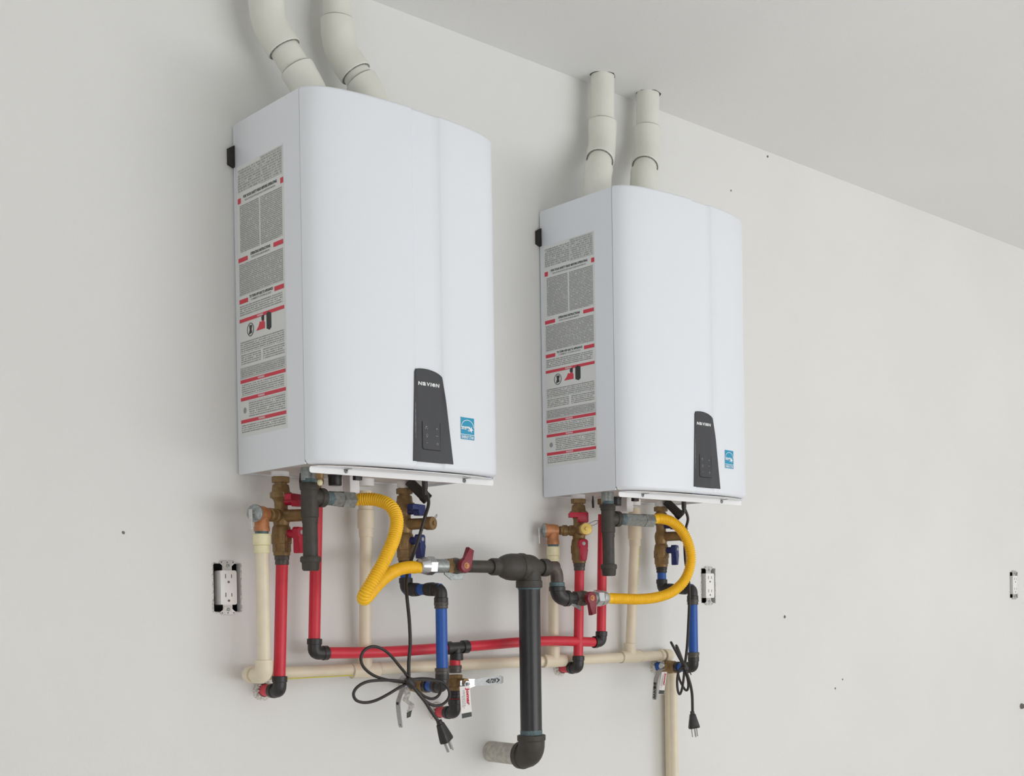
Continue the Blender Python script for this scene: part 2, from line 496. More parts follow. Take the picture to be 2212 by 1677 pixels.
    icon(lambda b_: bar(b_, .229, .052, .232, .0515))
    icon(lambda b_: (bar(b_, .252, .081, .2565, .081), bar(b_, .2542, .0788, .2542, .0832)))
    icon(lambda b_: bar(b_, .252, .067, .257, .067))
    icon(lambda b_: (ring(b_, .2555, .0515, .0021, PI*.7, PI*2.3), bar(b_, .2555, .0515, .2555, .0545)))
    # blue efficiency sticker
    x0, x1, z0, z1 = .3125, .3495, .0670, .1110
    def quad(bm, xa, xb, za, zb, e, n=4):
        for k in range(n):
            a, c = xa+(xb-xa)*k/n, xa+(xb-xa)*(k+1)/n
            bm.faces.new([bm.verts.new(S(*q, e)) for q in ((a, za), (c, za), (c, zb), (a, zb))])
        bmesh.ops.remove_doubles(bm, verts=bm.verts, dist=1e-6)
    bm = bmesh.new(); quad(bm, x0-.0006, x1+.0006, z0-.0006, z1+.0006, .0005)
    es = finish(bm, 'efficiency_sticker', M['sticker'], t, label='blue and white energy efficiency sticker')
    bm = bmesh.new(); quad(bm, x0, x1, z0+.0105, z1, .0008); finish(bm, 'blue_field', M['cyan'], es)
    bm = bmesh.new(); quad(bm, x0, x1, z0, z0+.0092, .0008); finish(bm, 'blue_field', M['cyan'], es)
    bm = bmesh.new(); mx = .0185
    R0, R1, cz = .0175, .0162, z0+.0245
    for k in range(18):
        a, c = PI*k/18, PI*(k+1)/18
        bm.faces.new([bm.verts.new(S(x0+mx+r*math.cos(q), cz+r*.86*math.sin(q), .0011)) for r, q in ((R0, a), (R0, c), (R1, c), (R1, a))])
    finish(bm, 'arc', M['sticker'], es, smooth=False)
    bm = bmesh.new(); sx, sz = x0+.0275, z0+.0205
    pts = [bm.verts.new(S(sx+(.0072 if k % 2 == 0 else .0028)*math.sin(.35+PI*k/5), sz+(.0072 if k % 2 == 0 else .0028)*math.cos(.35+PI*k/5), .0011)) for k in range(10)]
    bm.faces.new(pts[::-1]); finish(bm, 'star', M['sticker'], es, smooth=False)
    glyphs('energy', (0, 0, 0), X_, Z_, -Y_, .0245, .0098, es, 'lettering', M['sticker'], shear=.35, bold=.03,
           fmap=lambda a, c: S(x0+.0135+a, z0+.0215+c, .0012))
    glyphs('ENERGY STAR', (0, 0, 0), X_, Z_, -Y_, .0330, .0060, es, 'lettering', M['sticker'], bold=.03,
           fmap=lambda a, c: S(x0+mx+a, z0+.0046+c, .0012))
    # ---- instruction label on the left side
    LX = lambda y, z, e: P(-e, y, z)
    def lq(bm, ya, yb, za, zb, e): bm.faces.new([bm.verts.new(LX(*q, e)) for q in ((ya, za), (yb, za), (yb, zb), (ya, zb))])
    bm = bmesh.new(); box(bm, P(-.0002, .1085, .341), (.0005, .183, .535)); lab = finish(bm, 'warning_label', M['label'], t, smooth=False,
                                                            label='white instruction label with red bars')
    def blk(ya, yb, za, zb, m='small', name='small_print'):
        bm = bmesh.new(); lq(bm, ya, yb, za, zb, .0007); finish(bm, name, M[m], lab, smooth=False)
    def redbar(ya, yb, z, h=.0068):
        bm = bmesh.new(); lq(bm, ya, yb, z-h/2, z+h/2, .0009); return finish(bm, 'red_bar', M['red_print'], lab, smooth=False)
    def ltext(s, yc, z, wd, h, m, bold=.02):
        glyphs(s, LX(yc, z, .0011), -Y_, Z_, -X_, wd, h, lab, 'lettering', M[m], depth=0, bold=bold)
    def fr(ya, yb, za, zb, t_=.0006):
        bm = bmesh.new()
        lq(bm, ya, yb, za, za+t_, .0009); lq(bm, ya, yb, zb-t_, zb, .0009); lq(bm, ya, ya+t_, za, zb, .0009); lq(bm, yb-t_, yb, za, zb, .0009)
        finish(bm, 'frame_line', M['grey_print'], lab, smooth=False)
    blk(.022, .112, .556, .600, 'table', 'rating_table'); blk(.116, .193, .556, .604, 'table', 'rating_table'); fr(.114, .196, .554, .6055)
    redbar(.189, .200, .5410, .0105); redbar(.021, .033, .5395, .0105)
    ltext('FOR YOUR SAFETY READ BEFORE OPERATING', .110, .5445, .132, .0056, 'black_print', .03)
    ltext('POUR VOTRE SECURITE LISEZ AVANT DE METTRE EN MARCHE', .110, .537, .120, .0036, 'grey_print')
    blk(.028, .105, .437, .530, 'small_dense'); blk(.110, .194, .437, .530, 'small_dense')
    redbar(.159, .196, .4260, .0085); redbar(.020, .057, .4225, .0085)
    ltext('OPERATING INSTRUCTIONS', .108, .4275, .078, .0056, 'black_print', .03); ltext('INSTRUCTIONS DE MISE EN MARCHE', .108, .4205, .072, .0036, 'grey_print')
    blk(.022, .194, .352, .414, 'small_dense')
    redbar(.160, .196, .3420, .0085); redbar(.021, .056, .3405, .0085)
    ltext('TO TURN OFF GAS TO APPLIANCE', .108, .3450, .092, .0054, 'black_print', .03); ltext('COMMENT COUPER LE GAZ', .108, .3385, .080, .0036, 'grey_print')
    blk(.022, .190, .311, .332, 'small')
    redbar(.020, .196, .3025); ltext('WARNING', .103, .3025, .024, .0040, 'white_print', .03)
    # pictograms: struck container in a circle, red flame, dark appliance
    bm = bmesh.new(); tube(bm, [LX(.064+.0125*math.cos(a), .2805+.0125*math.sin(a), .0008) for a in [2*PI*k/24 for k in range(25)]], .0007, 5)
    finish(bm, 'circle_symbol', M['black_print'], lab)
    bm = bmesh.new(); prism(bm, [(-.007,-.009), (.006,-.007), (.004,0), (.007,.008), (-.005,.009), (-.003,0)], LX(.064, .2805, .0007), Y_*-1, Z_, -X_, .0003)
    finish(bm, 'canister_symbol', M['black_print'], lab, smooth=False)
    bm = bmesh.new(); prism(bm, [(-.018,-.008), (.016,-.008), (.016,.004), (.008,.010), (.003,.006), (-.003,.008), (-.008,.000)], LX(.105, .282, .0007), Y_*-1, Z_, -X_, .0003)
    finish(bm, 'flame_symbol', M['red_print'], lab, smooth=False)
    bm = bmesh.new(); prism(bm, [(-.004,-.005), (.005,-.006), (.006,.004), (.001,.006), (-.005,.002)], LX(.113, .2955, .0007), Y_*-1, Z_, -X_, .0003)
    finish(bm, 'hand_symbol', M['black_print'], lab, smooth=False)
    bm = bmesh.new(); prism(bm, [(-.008,-.014), (.003,-.018), (.010,-.014), (.010,.014), (-.001,.018), (-.008,.014)], LX(.136, .286, .0007), Y_*-1, Z_, -X_, .0003)
    finish(bm, 'appliance_symbol', M['black_print'], lab, smooth=False)
    blk(.022, .194, .238, .262, 'small'); blk(.024, .104, .215, .236, 'small'); blk(.112, .194, .215, .236, 'small')
    blk(.022, .194, .190, .208, 'small_dense'); fr(.020, .198, .1885, .2095)
    redbar(.020, .197, .1825); ltext('WARNING', .103, .1825, .026, .0042, 'white_print', .03)
    blk(.024, .190, .154, .176, 'small')
    redbar(.020, .197, .1475); ltext('WARNING', .103, .1475, .026, .0042, 'white_print', .03)
    blk(.052, .194, .110, .141, 'small')
    bm = bmesh.new(); lathe(bm, LX(.036, .125, 0), -X_, [(0, .006), (.001, .006)], 10); finish(bm, 'drop_symbol', M['grey_print'], lab, smooth=False)
    redbar(.020, .197, .1035); ltext('WARNING', .103, .1035, .026, .0042, 'white_print', .03)
    blk(.022, .194, .080, .097, 'small')
    # ---- fittings on the underside
    bm = bmesh.new(); lathe(bm, P(.055, .068, .010), -Z_, [(0, .017), (.0125, .017), (.0135, .0185), (.015, .0185)], 24)
    lathe(bm, P(.357, .052, .010), -Z_, [(0, .0155), (.0200, .0155)], 24); finish(bm, 'fitting_collar', M['enamel_in'], t, label='white plastic water connection collars')
    bm = bmesh.new(); lathe(bm, P(.062, .166, .010), -Z_, [(0, .0150), (.030, .0150)], 24); finish(bm, 'gas_stub', M['galv'], t)
    bm = bmesh.new(); lathe(bm, P(.172, .078, .006), -Z_, [(0, .0145), (.004, .0145), (.004, .0135), (.021, .0135), (.0225, .0125)], 20)
    finish(bm, 'service_cap', M['crimp'], t, label='black knurled service cap')
    bm = bmesh.new(); box(bm, P(.213, .072, -.012), (.024, .03, .036), .003); finish(bm, 'trap_housing', M['enamel_in'], t)
    bm = bmesh.new(); box(bm, P(.2, .118, -.001), (.016, .012, .012), .001); finish(bm, 'grommet', M['crimp'], t)
    bm = bmesh.new(); lathe(bm, P(.262, .050, .010), -Z_, [(0, .0175), (.020, .0175)], 20); finish(bm, 'condensate_outlet', M['enamel_in'], t)
    bm = bmesh.new(); hexn(bm, P(.141, .062, 0), -Z_, .014, .0125); lathe(bm, P(.141, .062, -.014), -Z_, [(0, .008), (.008, .008)], 14)
    finish(bm, 'recirculation_fitting', M['brass'], t)
    bm = bmesh.new(); tube(bm, [P(.093, .080, .004), P(.093, .080, -.012), P(.0935, .080, -.026)], lambda i, n: (.0012, .0032, .0028)[i], 8)
    finish(bm, 'drain_screw', M['crimp'], t)
    bm = bmesh.new(); a = P(.352, .076, .004); c = P(.384, .100, -.036); d = (c-a).normalized(); L_ = (c-a).length
    lathe(bm, a, d, [(0, .0105), (L_-.014, .0115), (L_-.012, .0128), (L_, .0128), (L_+.001, .0115)], 20)
    finish(bm, 'filter_plug', M['cord'], t, label='black slanted filter plug')
    return t

HA = make_heater((0, 0, 0), 'larger nearer white tankless water heater hung left on the wall, over the outlet\'s right')
HA['label'] = 'white wall-hung tankless water heater on the left, nearest the camera'
HB = copy_tree(HA); HB.location = (.7894, 0, -.0038)
# a brass bleed cock hangs beside the gas tee of the nearer heater only
q_ = at(691, 1033, -.205)
bm = bmesh.new(); lathe(bm, V(q_.x, q_.y, .006), -Z_, [(0, .0085), (.012, .0085), (.024, .0080), (.027, .006)], 14); bc = finish(bm, 'bleed_cock', M['brass'], HA)
bm = bmesh.new(); lathe(bm, V(q_.x, q_.y, -.021), -Z_, [(0, .003), (.002, .0048), (.006, .0054), (.010, .0042), (.0115, .002)], 12); finish(bm, 'bleed_tip', M['cream2'], bc)
HB['label'] = 'white wall-hung tankless water heater on the right, farther along the wall'
for o in (HB,): ORG[o.name] = Vector(HB.location)
HBO = V(.7894, 0, -.0038)

# ================================================================== vent pipes
def vent(pts, label, marks, top_ring, name='vent_pipe'):
    """pts: base, start of slant, upper bend, top"""
    t = thing(name, label, 'vent pipe', pts[0], 'white vent pipes above the heaters')
    R = .030; RH = .0355
    b0, s0, s1, tp = [Vector(p) for p in pts]
    bm = bmesh.new()
    c1 = corner(b0, s0, s1, .028); c2 = corner(s0, s1, tp, .030)
    tube(bm, [b0, c1[0]], R, 28); finish(bm, 'pipe', M['pvc'], t)
    bm = bmesh.new(); tube(bm, [c1[-1], c2[0]], R, 28); finish(bm, 'pipe', M['pvc'], t)
    bm = bmesh.new(); tube(bm, [c2[-1], tp], R, 28); finish(bm, 'pipe', M['pvc'], t)
    for c, a, d, mb in ((c1, b0, s1, .010), (c2, s0, tp, .030)):
        bm = bmesh.new()
        d0 = (c[0]-a).normalized(); d1 = (d-c[-1]).normalized()
        m_ = .030
        path = [c[0]-d0*m_, c[0]-d0*(m_-.0015), c[0]-d0*.002]+c[1:-1]+[c[-1]+d1*.002, c[-1]+d1*(mb-.0015), c[-1]+d1*mb]
        n_ = len(path)
        tube(bm, path, lambda i, n: RH-.0015 if i in (0, n-1) else (RH if i < 3 or i > n-4 else RH-.001), 28)
        e = finish(bm, 'elbow', M['pvc'], t)
        # raised mould line and dark rim, glue stain and painted shade, at each hub mouth
        for p, dd in ((c[0]-d0*m_, -d0), (c[-1]+d1*mb, d1)):
            bm = bmesh.new(); lathe(bm, p, dd, [(0, R+.0006), (0, RH-.0022), (.0010, RH-.0022), (.0010, R+.0006)], 28, caps=False)
            finish(bm, 'hub_rim', M['pvc_mark'], e)
    # ink marks lying on the plastic
    full = [b0, c1[0]]+c1[1:-1]+[c1[-1], c2[0]]+c2[1:-1]+[c2[-1], tp]
    def hit(px, py):
        d = (at(px, py, 0)-CAM).normalized(); x_ = 2.2
        for _ in range(60):
            q = CAM+d*x_
            ds = min((q-(a+(b-a)*max(0, min(1, (q-a).dot(b-a)/max(1e-9, (b-a).length_squared))))).length for a, b in zip(full, full[1:]))
            rr_ = RH+.0003
            if ds-rr_ < .0002: break
            x_ += (ds-rr_)*.9
        return q-d*.0006 if ds < .004 else None
    for kind, pts_ in marks:
        if any(hit(*q) is None for q in pts_): continue
        bm = bmesh.new()
        if kind == 'line': tube(bm, catmull([hit(*q) for q in pts_], 3), .0011, 6)
        else:
            q = [hit(*p_) for p_ in pts_]; fc = bm.faces.new([bm.verts.new(p_) for p_ in q]); bmesh.ops.solidify(bm, geom=[fc], thickness=.0006)
        finish(bm, 'ink_mark', M['pvc_red' if kind == 'red' else 'pvc_mark'], t, smooth=False)
    if top_ring:
        bm = bmesh.new(); n = 28; q = tp.copy(); q.z = CE-.0008
        inner = [bm.verts.new(q+V(math.cos(2*PI*k/n), math.sin(2*PI*k/n), 0)*(R-.001)) for k in range(n)]
        outer = [bm.verts.new(q+V(math.cos(2*PI*k/n), math.sin(2*PI*k/n), 0)*(R+random.choice((.0005, .001, .002, .0035)))) for k in range(n)]
        for k in range(n): bm.faces.new((inner[k], inner[(k+1) % n], outer[(k+1) % n], outer[k]))
        finish(bm, 'gap_shade_ring', M['dark'], t, smooth=False)  # flat dark ring painted as the shade of the hole round the pipe
    return t
CAMDIR = V(-.5, -.85, -.1)
vent([(.128,-.125,.700), (.108,-.105,.775), (.045,-.066,.895), (.040,-.066,CE+.03)], 'left vent pipe with two elbows above the nearer heater',
     [('line', [(585,22), (597,48), (606,72)]), ('patch', [(544,34), (555,29), (558,38), (547,43)]), ('red', [(575,98), (581,97), (582,107), (577,108)]), ('line', [(648,126), (651,132), (654,139)])], True)
vent([(.275,-.110,.700), (.262,-.095,.800), (.211,-.056,.895), (.205,-.055,CE+.03)], 'right vent pipe with two elbows above the nearer heater',
     [('patch', [(704,106), (724,104), (727,118), (708,121)]), ('line', [(756,100), (765,125), (774,144)])], True)
vent([(.890,-.105,.700), (.893,-.100,.775), (.951,-.058,.880), (.9575,-.056,CE+.03)], 'left vent pipe reaching the ceiling above the farther heater',
     [('line', [(1283,334), (1291,333), (1300,336)])], True)
vent([(1.045,-.105,.700), (1.055,-.096,.800), (1.108,-.058,.905), (1.1185,-.055,CE+.03)], 'right vent pipe reaching the ceiling above the farther heater',
     [('patch', [(1374,374), (1380,373), (1380,376), (1374,377)]), ('patch', [(1364,375), (1371,374), (1371,376), (1364,378)]), ('patch', [(1407,386), (1411,389), (1409,392), (1406,390)])], True)

# ================================================================== service valve sets (hot: relief branch; cold: none)
def rot2(v, a): return V(v[0]*math.cos(a)-v[1]*math.sin(a), v[0]*math.sin(a)+v[1]*math.cos(a), v[2])
def valve_set(o, ang, hot, label, capdia=.0145):
    o = Vector(o)
    t = thing('service_valve', label, 'valve', o, 'brass service valves under the heaters')
    P = lambda x, y, z: o+rot2((x, y, z), ang)
    D = lambda x, y, z: rot2((x, y, z), ang)
    hm = M['redh'] if hot else M['blueh']
    bm = bmesh.new(); hexn(bm, P(0, 0, -.0045), -Z_, .0125, .0182, .3)
    un = finish(bm, 'union_nut', M['brass'], t)
    bm = bmesh.new()
    lathe(bm, P(0, 0, -.0165), -Z_, [(0, .0125), (.004, .0125), (.0045, .0155), (.009, .0165), (.018, .0175), (.022, .0205), (.030, .0205),
          (.034, .0155), (.040, .0130), (.052, .0130), (.058, .0160), (.066, .0175), (.076, .0165), (.083, .0150), (.085, .0150)], 24)
    hexn(bm, P(0, 0, -.0355), -Z_, .012, .0215, .2)
    lathe(bm, P(0, 0, -.1005), -Z_, [(0, .0140), (.003, .0160), (.006, .0175), (.018, .0190), (.030, .0190), (.036, .0175)], 24)
    hexn(bm, P(0, 0, -.119), -Z_, .020, .0200, .2); hexn(bm, P(0, 0, -.137), -Z_, .018, .0182, .2)
    lathe(bm, P(0, 0, -.154), -Z_, [(0, .0160), (.002, .0165), (.008, .0160), (.0085, .0140)], 24)
    # drain port
    lathe(bm, P(0, -.004, -.083), D(0, -1, 0), [(0, .0135), (.010, .0125), (.050, .0120), (.060, .0125)], 22)
    if hot:
        lathe(bm, P(.004, 0, -.083), D(-1, 0, 0), [(0, .0135), (.026, .0130), (.028, .0112), (.033, .0112), (.034, .0135), (.044, .0135), (.046, .0110), (.052, .0105)], 22)
    finish(bm, 'valve_body', M['brass'], t)
    bm = bmesh.new(); lathe(bm, P(0, -.056, -.083), D(0, -1, 0), [(0, .0138), (.002, capdia), (.016, capdia), (.018, capdia-.001), (.0185, .0045), (.0215, .0040)], 24)
    finish(bm, 'port_cap', M['gold'] if hot else M['brass'], t, label='brass hose port cap')
    # retaining wire of the cap
    bm = bmesh.new(); tube(bm, catmull([P(.004, -.074, -.073), P(.012, -.07, -.068), P(.028, -.064, -.062), P(.031, -.06, -.068), P(.018, -.056, -.074), P(.008, -.052, -.068)], 5), .0009, 6)
    finish(bm, 'cap_wire', M['steel'], t)
    # upper lever lies sideways, lower lever hangs down
    hu = bmesh.new()
    lathe(hu, P(0, -.010, -.055), D(0, -1, 0), [(0, .0075), (.030, .0075)], 14)
    prism(hu, [(-.034,-.001), (-.034,.009), (-.030,.0115), (.012,.0115), (.013,.010), (.013,-.011), (.011,-.0125), (-.010,-.0125), (-.011,-.011), (-.011,-.0005), (-.0125,-.001)],
          P(0, -.031, -.053), D(1, 0, 0), Z_, D(0, -1, 0), .015, .002)
    finish(hu, 'handle', hm, t, label=('red' if hot else 'navy blue')+' lever turned sideways')
    hl = bmesh.new()
    lathe(hl, P(0, -.012, -.119), D(0, -1, 0), [(0, .0085), (.025, .0085)], 14)
    prism(hl, [(-.011,.009), (-.007,.013), (.007,.013), (.011,.009), (.011,-.006), (.008,-.012), (.0075,-.036), (.006,-.039), (-.006,-.039), (-.0075,-.036), (-.008,-.012), (-.011,-.006)],
          P(0, -.032, -.119), D(1, 0, 0), Z_, D(0, -1, 0), .014, .0025)
    lo = finish(hl, 'handle', hm, t, label=('red' if hot else 'navy blue')+' lever hanging down')
    bm = bmesh.new(); lathe(bm, P(0, -.0455, -.1165), D(0, -1, 0), [(0, .0045), (.0012, .0045), (.002, .002)], 12); finish(bm, 'screw', M['steel'], lo)
    return t
HAX, HAY = .056, -.068
hotA, hotB = V(.056, -.068, 0), V(.8455, -.068, -.003)
coldA, coldB = V(.357, -.052, -.005), V(1.1464, -.052, -.008)
AA, AB, AC = math.radians(27), math.radians(-27), math.radians(20)
valve_set(hotA, AA, True, 'brass service valve with two red levers under the nearer heater')
valve_set(hotB, AB, True, 'brass service valve with two red levers under the farther heater')
valve_set(coldA, AC, False, 'brass service valve with two navy levers under the nearer heater')
valve_set(coldB, AC, False, 'brass service valve with two navy levers under the farther heater')

def relief(o, ang, label):
    base = o+rot2((-.0505, 0, -.083), ang)
    t = thing('relief_valve', label, 'valve', base, 'pressure relief valves beside the red lever valves')
    d = rot2((-1, 0, 0), ang)
    P = lambda a, z, s=0: base+d*a+V(0, 0, z)+rot2((0, -s, 0), ang)
    bm = bmesh.new()
    lathe(bm, P(0, 0), d, [(0, .0105), (.002, .0135), (.010, .0150), (.026, .0155), (.030, .0168), (.034, .0175)], 24)
    lathe(bm, P(.014, -.004), -Z_, [(0, .0135), (.020, .0140), (.022, .0150), (.030, .0150)], 24)
    finish(bm, 'valve_body', M['bronze'], t)
    bm = bmesh.new(); lathe(bm, P(.014, -.034), -Z_, [(0, .0130), (.006, .0126)], 20); finish(bm, 'thread_tape', M['dope'], t, label='teal sealing tape')
    bm = bmesh.new(); lathe(bm, P(.034, 0), d, [(0, .0172), (.003, .0172), (.005, .0155), (.0075, .010), (.009, .004)], 28)
    lathe(bm, P(.042, 0), d, [(0, .003), (.008, .003)], 10); finish(bm, 'bonnet', M['galv'], t, label='grey ribbed bonnet')
    bm = bmesh.new(); box(bm, P(.049, -.013), (.003, .007, .040), .001, ax=(d, rot2((0, 1, 0), ang), Z_))
    lv = finish(bm, 'test_lever', M['yoke'], t)
    return t, P(.014, -.040)
rA, dropA = relief(hotA, AA, 'bronze relief valve facing the camera beneath the nearer heater')
rB, dropB = relief(hotB, AB, 'bronze relief valve seen side-on beneath the farther heater')

# ================================================================== gas drip legs
def drip_leg(o, end, label):
    o = Vector(o)       # axis at z = 0
    t = thing('gas_drip_leg', label, 'gas pipe', o, 'black iron gas drip legs')
    P = lambda z: o+V(0, 0, z)
    e = Vector(end); bz = e.z
    bm = bmesh.new(); lathe(bm, P(-.0165), -Z_, [(0, .0140), (.009, .0138)], 22); finish(bm, 'nipple', M['dope'], t, label='nipple with teal pipe dope')
    d = (V(e.x, e.y, bz)-P(bz)); d.z = 0; L_ = d.length; d.normalize()
    bm = bmesh.new()
    lathe(bm, P(-.0245), -Z_, [(0, .0172), (.0015, .0182), (.013, .0182), (.015, .0165), (.042, .0165), (.045, .0165), (.053, .0168), (.066, .0168), (.068, .0152), (.078, .0152)], 26)
    lathe(bm, P(bz), d, [(0, .0160), (.020, .0165), (.022, .0190), (.033, .0190), (.034, .0165)], 26)
    finish(bm, 'tee', M['iron'], t)
    bm = bmesh.new(); lathe(bm, P(-.088), -Z_, [(0, .0142), (.086, .0142)], 22); finish(bm, 'nipple', M['iron'], t)
    bm = bmesh.new(); lathe(bm, P(-.168), -Z_, [(0, .0175), (.002, .0192), (.010, .0192), (.012, .0178), (.024, .0172), (.027, .0150)], 8, rot=.2)
    lathe(bm, P(-.168), -Z_, [(-.001, .0178), (.002, .0198), (.009, .0198), (.0105, .0185)], 26); finish(bm, 'pipe_cap', M['iron'], t)
    bm = bmesh.new(); lathe(bm, P(bz)+d*.034, d, [(0, .0138), (.018, .0138)], 22); finish(bm, 'nipple', M['dope'], t)
    bm = bmesh.new(); hexn(bm, P(bz)+d*.051, d, L_-.051-.030, .0158, .25); hexn(bm, P(bz)+d*(L_-.034), d, .030, .0178, .1)
    finish(bm, 'union_nut', M['galv'], t); return t
gA, gB = V(.0620, -.168, 0), V(.8505, -.168, -.004)
eA = at(765, 1081, -.150); eB = at(1411, 1122, -.172)
drip_leg(gA, eA, 'black iron gas drip leg under the nearer heater'); drip_leg(gB, eB, 'black iron gas drip leg under the farther heater')

# ================================================================== yellow corrugated connectors
def connector(pts, label, nutdirs):
    t = thing('gas_connector', label, 'gas hose', pts[0], 'yellow corrugated gas connectors')
    path = resample(catmull(pts, 14), .00128)
    bm = bmesh.new()
    tube(bm, path, lambda i, n: (.0134, .0125, .0095, .0125)[i % 4] if 8 < i < n-8 else .0118, 16)
    finish(bm, 'corrugated_hose', M['yellow'], t, angle=180)
    return t
YA = [eA, at(782,1079,-.160), at(812,1080,-.185), at(842,1092,-.215), at(857,1120,-.235), at(852,1160,-.250), at(832,1208,-.258), at(808,1250,-.256),
      at(790,1280,-.248), at(786,1294,-.236), at(795,1287,-.222), at(812,1266,-.205), at(836,1244,-.190), at(860,1231,-.172), at(884,1226,-.158), at(906,1227,-.150)]
connector(YA, 'yellow corrugated gas hose looped under the nearer heater', None)
YB = [eB, at(1430,1121,-.176), at(1455,1130,-.182), at(1478,1155,-.188), at(1491,1190,-.190), at(1491,1222,-.188), at(1478,1255,-.182), at(1452,1279,-.174),
      at(1418,1291,-.166), at(1380,1295,-.160), at(1345,1294,-.154), at(1311,1293,-.150)]
connector(YB, 'yellow corrugated gas hose curving under the farther heater', None)

# ================================================================== black iron gas manifold
GY = -.150
def X3(px, py, Y=GY): return at(px, py, Y)
t = thing('gas_manifold', 'thick black iron gas pipe with tee and elbow rising from the wall', 'gas pipe', at(1142, 1300, GY))
pT = X3(1143, 1262); pB = X3(1146, 1592); pB.x = pT.x
bm = bmesh.new(); tube(bm, [pT, pB], .0245, 30); finish(bm, 'riser_pipe', M['iron_s'], t)
for a, b_, r in ((1262, 1274, .0262), (1578, 1592, .0256)):
    bm = bmesh.new(); q = X3(1144, a); q.x = pT.x; q2 = X3(1144, b_); q2.x = pT.x; tube(bm, [q, q2], r-.0006, 30); finish(bm, 'thread_tape', M['dope'], t, label='teal pipe dope on threads')
# tee block: horizontal axis
zc_ = X3(1140, 1226).z; xT = pT.x
c0 = V(xT, GY, zc_)
bm = bmesh.new()
lathe(bm, c0+V(-.030, 0, 0), X_, [(0, .0300), (.004, .0318), (.012, .0318), (.014, .0295), (.030, .0290), (.040, .0270), (.052, .0205), (.062, .0165), (.066, .0158),
      (.066, .0192), (.070, .0205), (.082, .0205), (.086, .0185)], 32)
lathe(bm, c0+V(0, 0, 0), -Z_, [(0, .0270), (.022, .0275), (.030, .0280), (.031, .0300), (.045, .0300), (.0465, .0285)], 32)
finish(bm, 'tee', M['iron'], t)
bm = bmesh.new()
lathe(bm, c0+V(-.030, 0, 0), -X_, [(0, .0290), (.002, .0305), (.020, .0305), (.032, .0290), (.045, .0245), (.052, .0200), (.056, .0170), (.056, .0178), (.060, .0192), (.074, .0192), (.078, .0175)], 32)
finish(bm, 'reducer', M['iron'], t, label='bell-shaped reducing coupling')
nl = X3(1000, 1228); nl.z = zc_
bm = bmesh.new(); tube(bm, [V(nl.x, GY, zc_), c0+V(-.104, 0, 0)], .0138, 22); finish(bm, 'nipple', M['iron'], t)
# right branch: street elbow, then elbow down and nipple to the second gas cock
xR = c0.x+.086
p1 = V(xR-.004, GY, zc_); k1 = V(X3(1203, 1240).x, GY, zc_); k2z = X3(1225, 1293).z
k2 = V(k1.x, GY, k2z); p3 = V(X3(1244, 1294).x, GY, k2z)
bm = bmesh.new(); m1 = V(k1.x, GY, X3(1203, 1262).z)
tube(bm, [p1]+corner(p1, k1, m1, .024)+[m1], .0150, 24); finish(bm, 'elbow', M['rusty'], t, label='brown street elbow')
bm = bmesh.new(); lathe(bm, m1+V(0, 0, .004), -Z_, [(0, .0160), (.001, .0178), (.009, .0178), (.010, .0160)], 24); finish(bm, 'collar', M['dope'], t)
bm = bmesh.new(); tube(bm, [m1-V(0, 0, .004)]+corner(m1, k2, p3, .026)+[k2+V(.030, 0, 0)], lambda i, n: .0175, 24)
lathe(bm, k2+V(.022, 0, 0), X_, [(0, .0175), (.001, .0190), (.011, .0190), (.012, .0175)], 24)
lathe(bm, m1-V(0, 0, .006), -Z_, [(0, .0175), (.001, .0192), (.010, .0192), (.011, .0175)], 24)
finish(bm, 'elbow', M['crimp'], t, label='black lower elbow')
bm = bmesh.new(); tube(bm, [k2+V(.030, 0, 0), p3], .0140, 20); finish(bm, 'nipple', M['iron_s'], t)
# bottom elbow into the wall
ez = X3(1146, 1634).z
kb = V(xT, GY, ez)
bm = bmesh.new(); top = V(xT, GY, X3(1146, 1592).z)
path = [top]+corner(top, kb, V(xT, 0, ez), .030)+[V(xT, GY+.036, ez)]
tube(bm, path, .0300, 30)
lathe(bm, top+V(0, 0, .004), -Z_, [(0, .0300), (.001, .0322), (.012, .0322), (.014, .0300)], 30)
lathe(bm, V(xT, GY+.026, ez), Y_, [(0, .0300), (.001, .0322), (.012, .0322), (.013, .0280)], 30)
finish(bm, 'elbow', M['iron'], t, label='large black elbow turning into the wall')
bm = bmesh.new(); tube(bm, [V(xT, GY+.036, ez), V(xT, .004, ez)], .0245, 30); finish(bm, 'wall_stub', M['stub'], t, label='grey overpainted stub entering the wall')

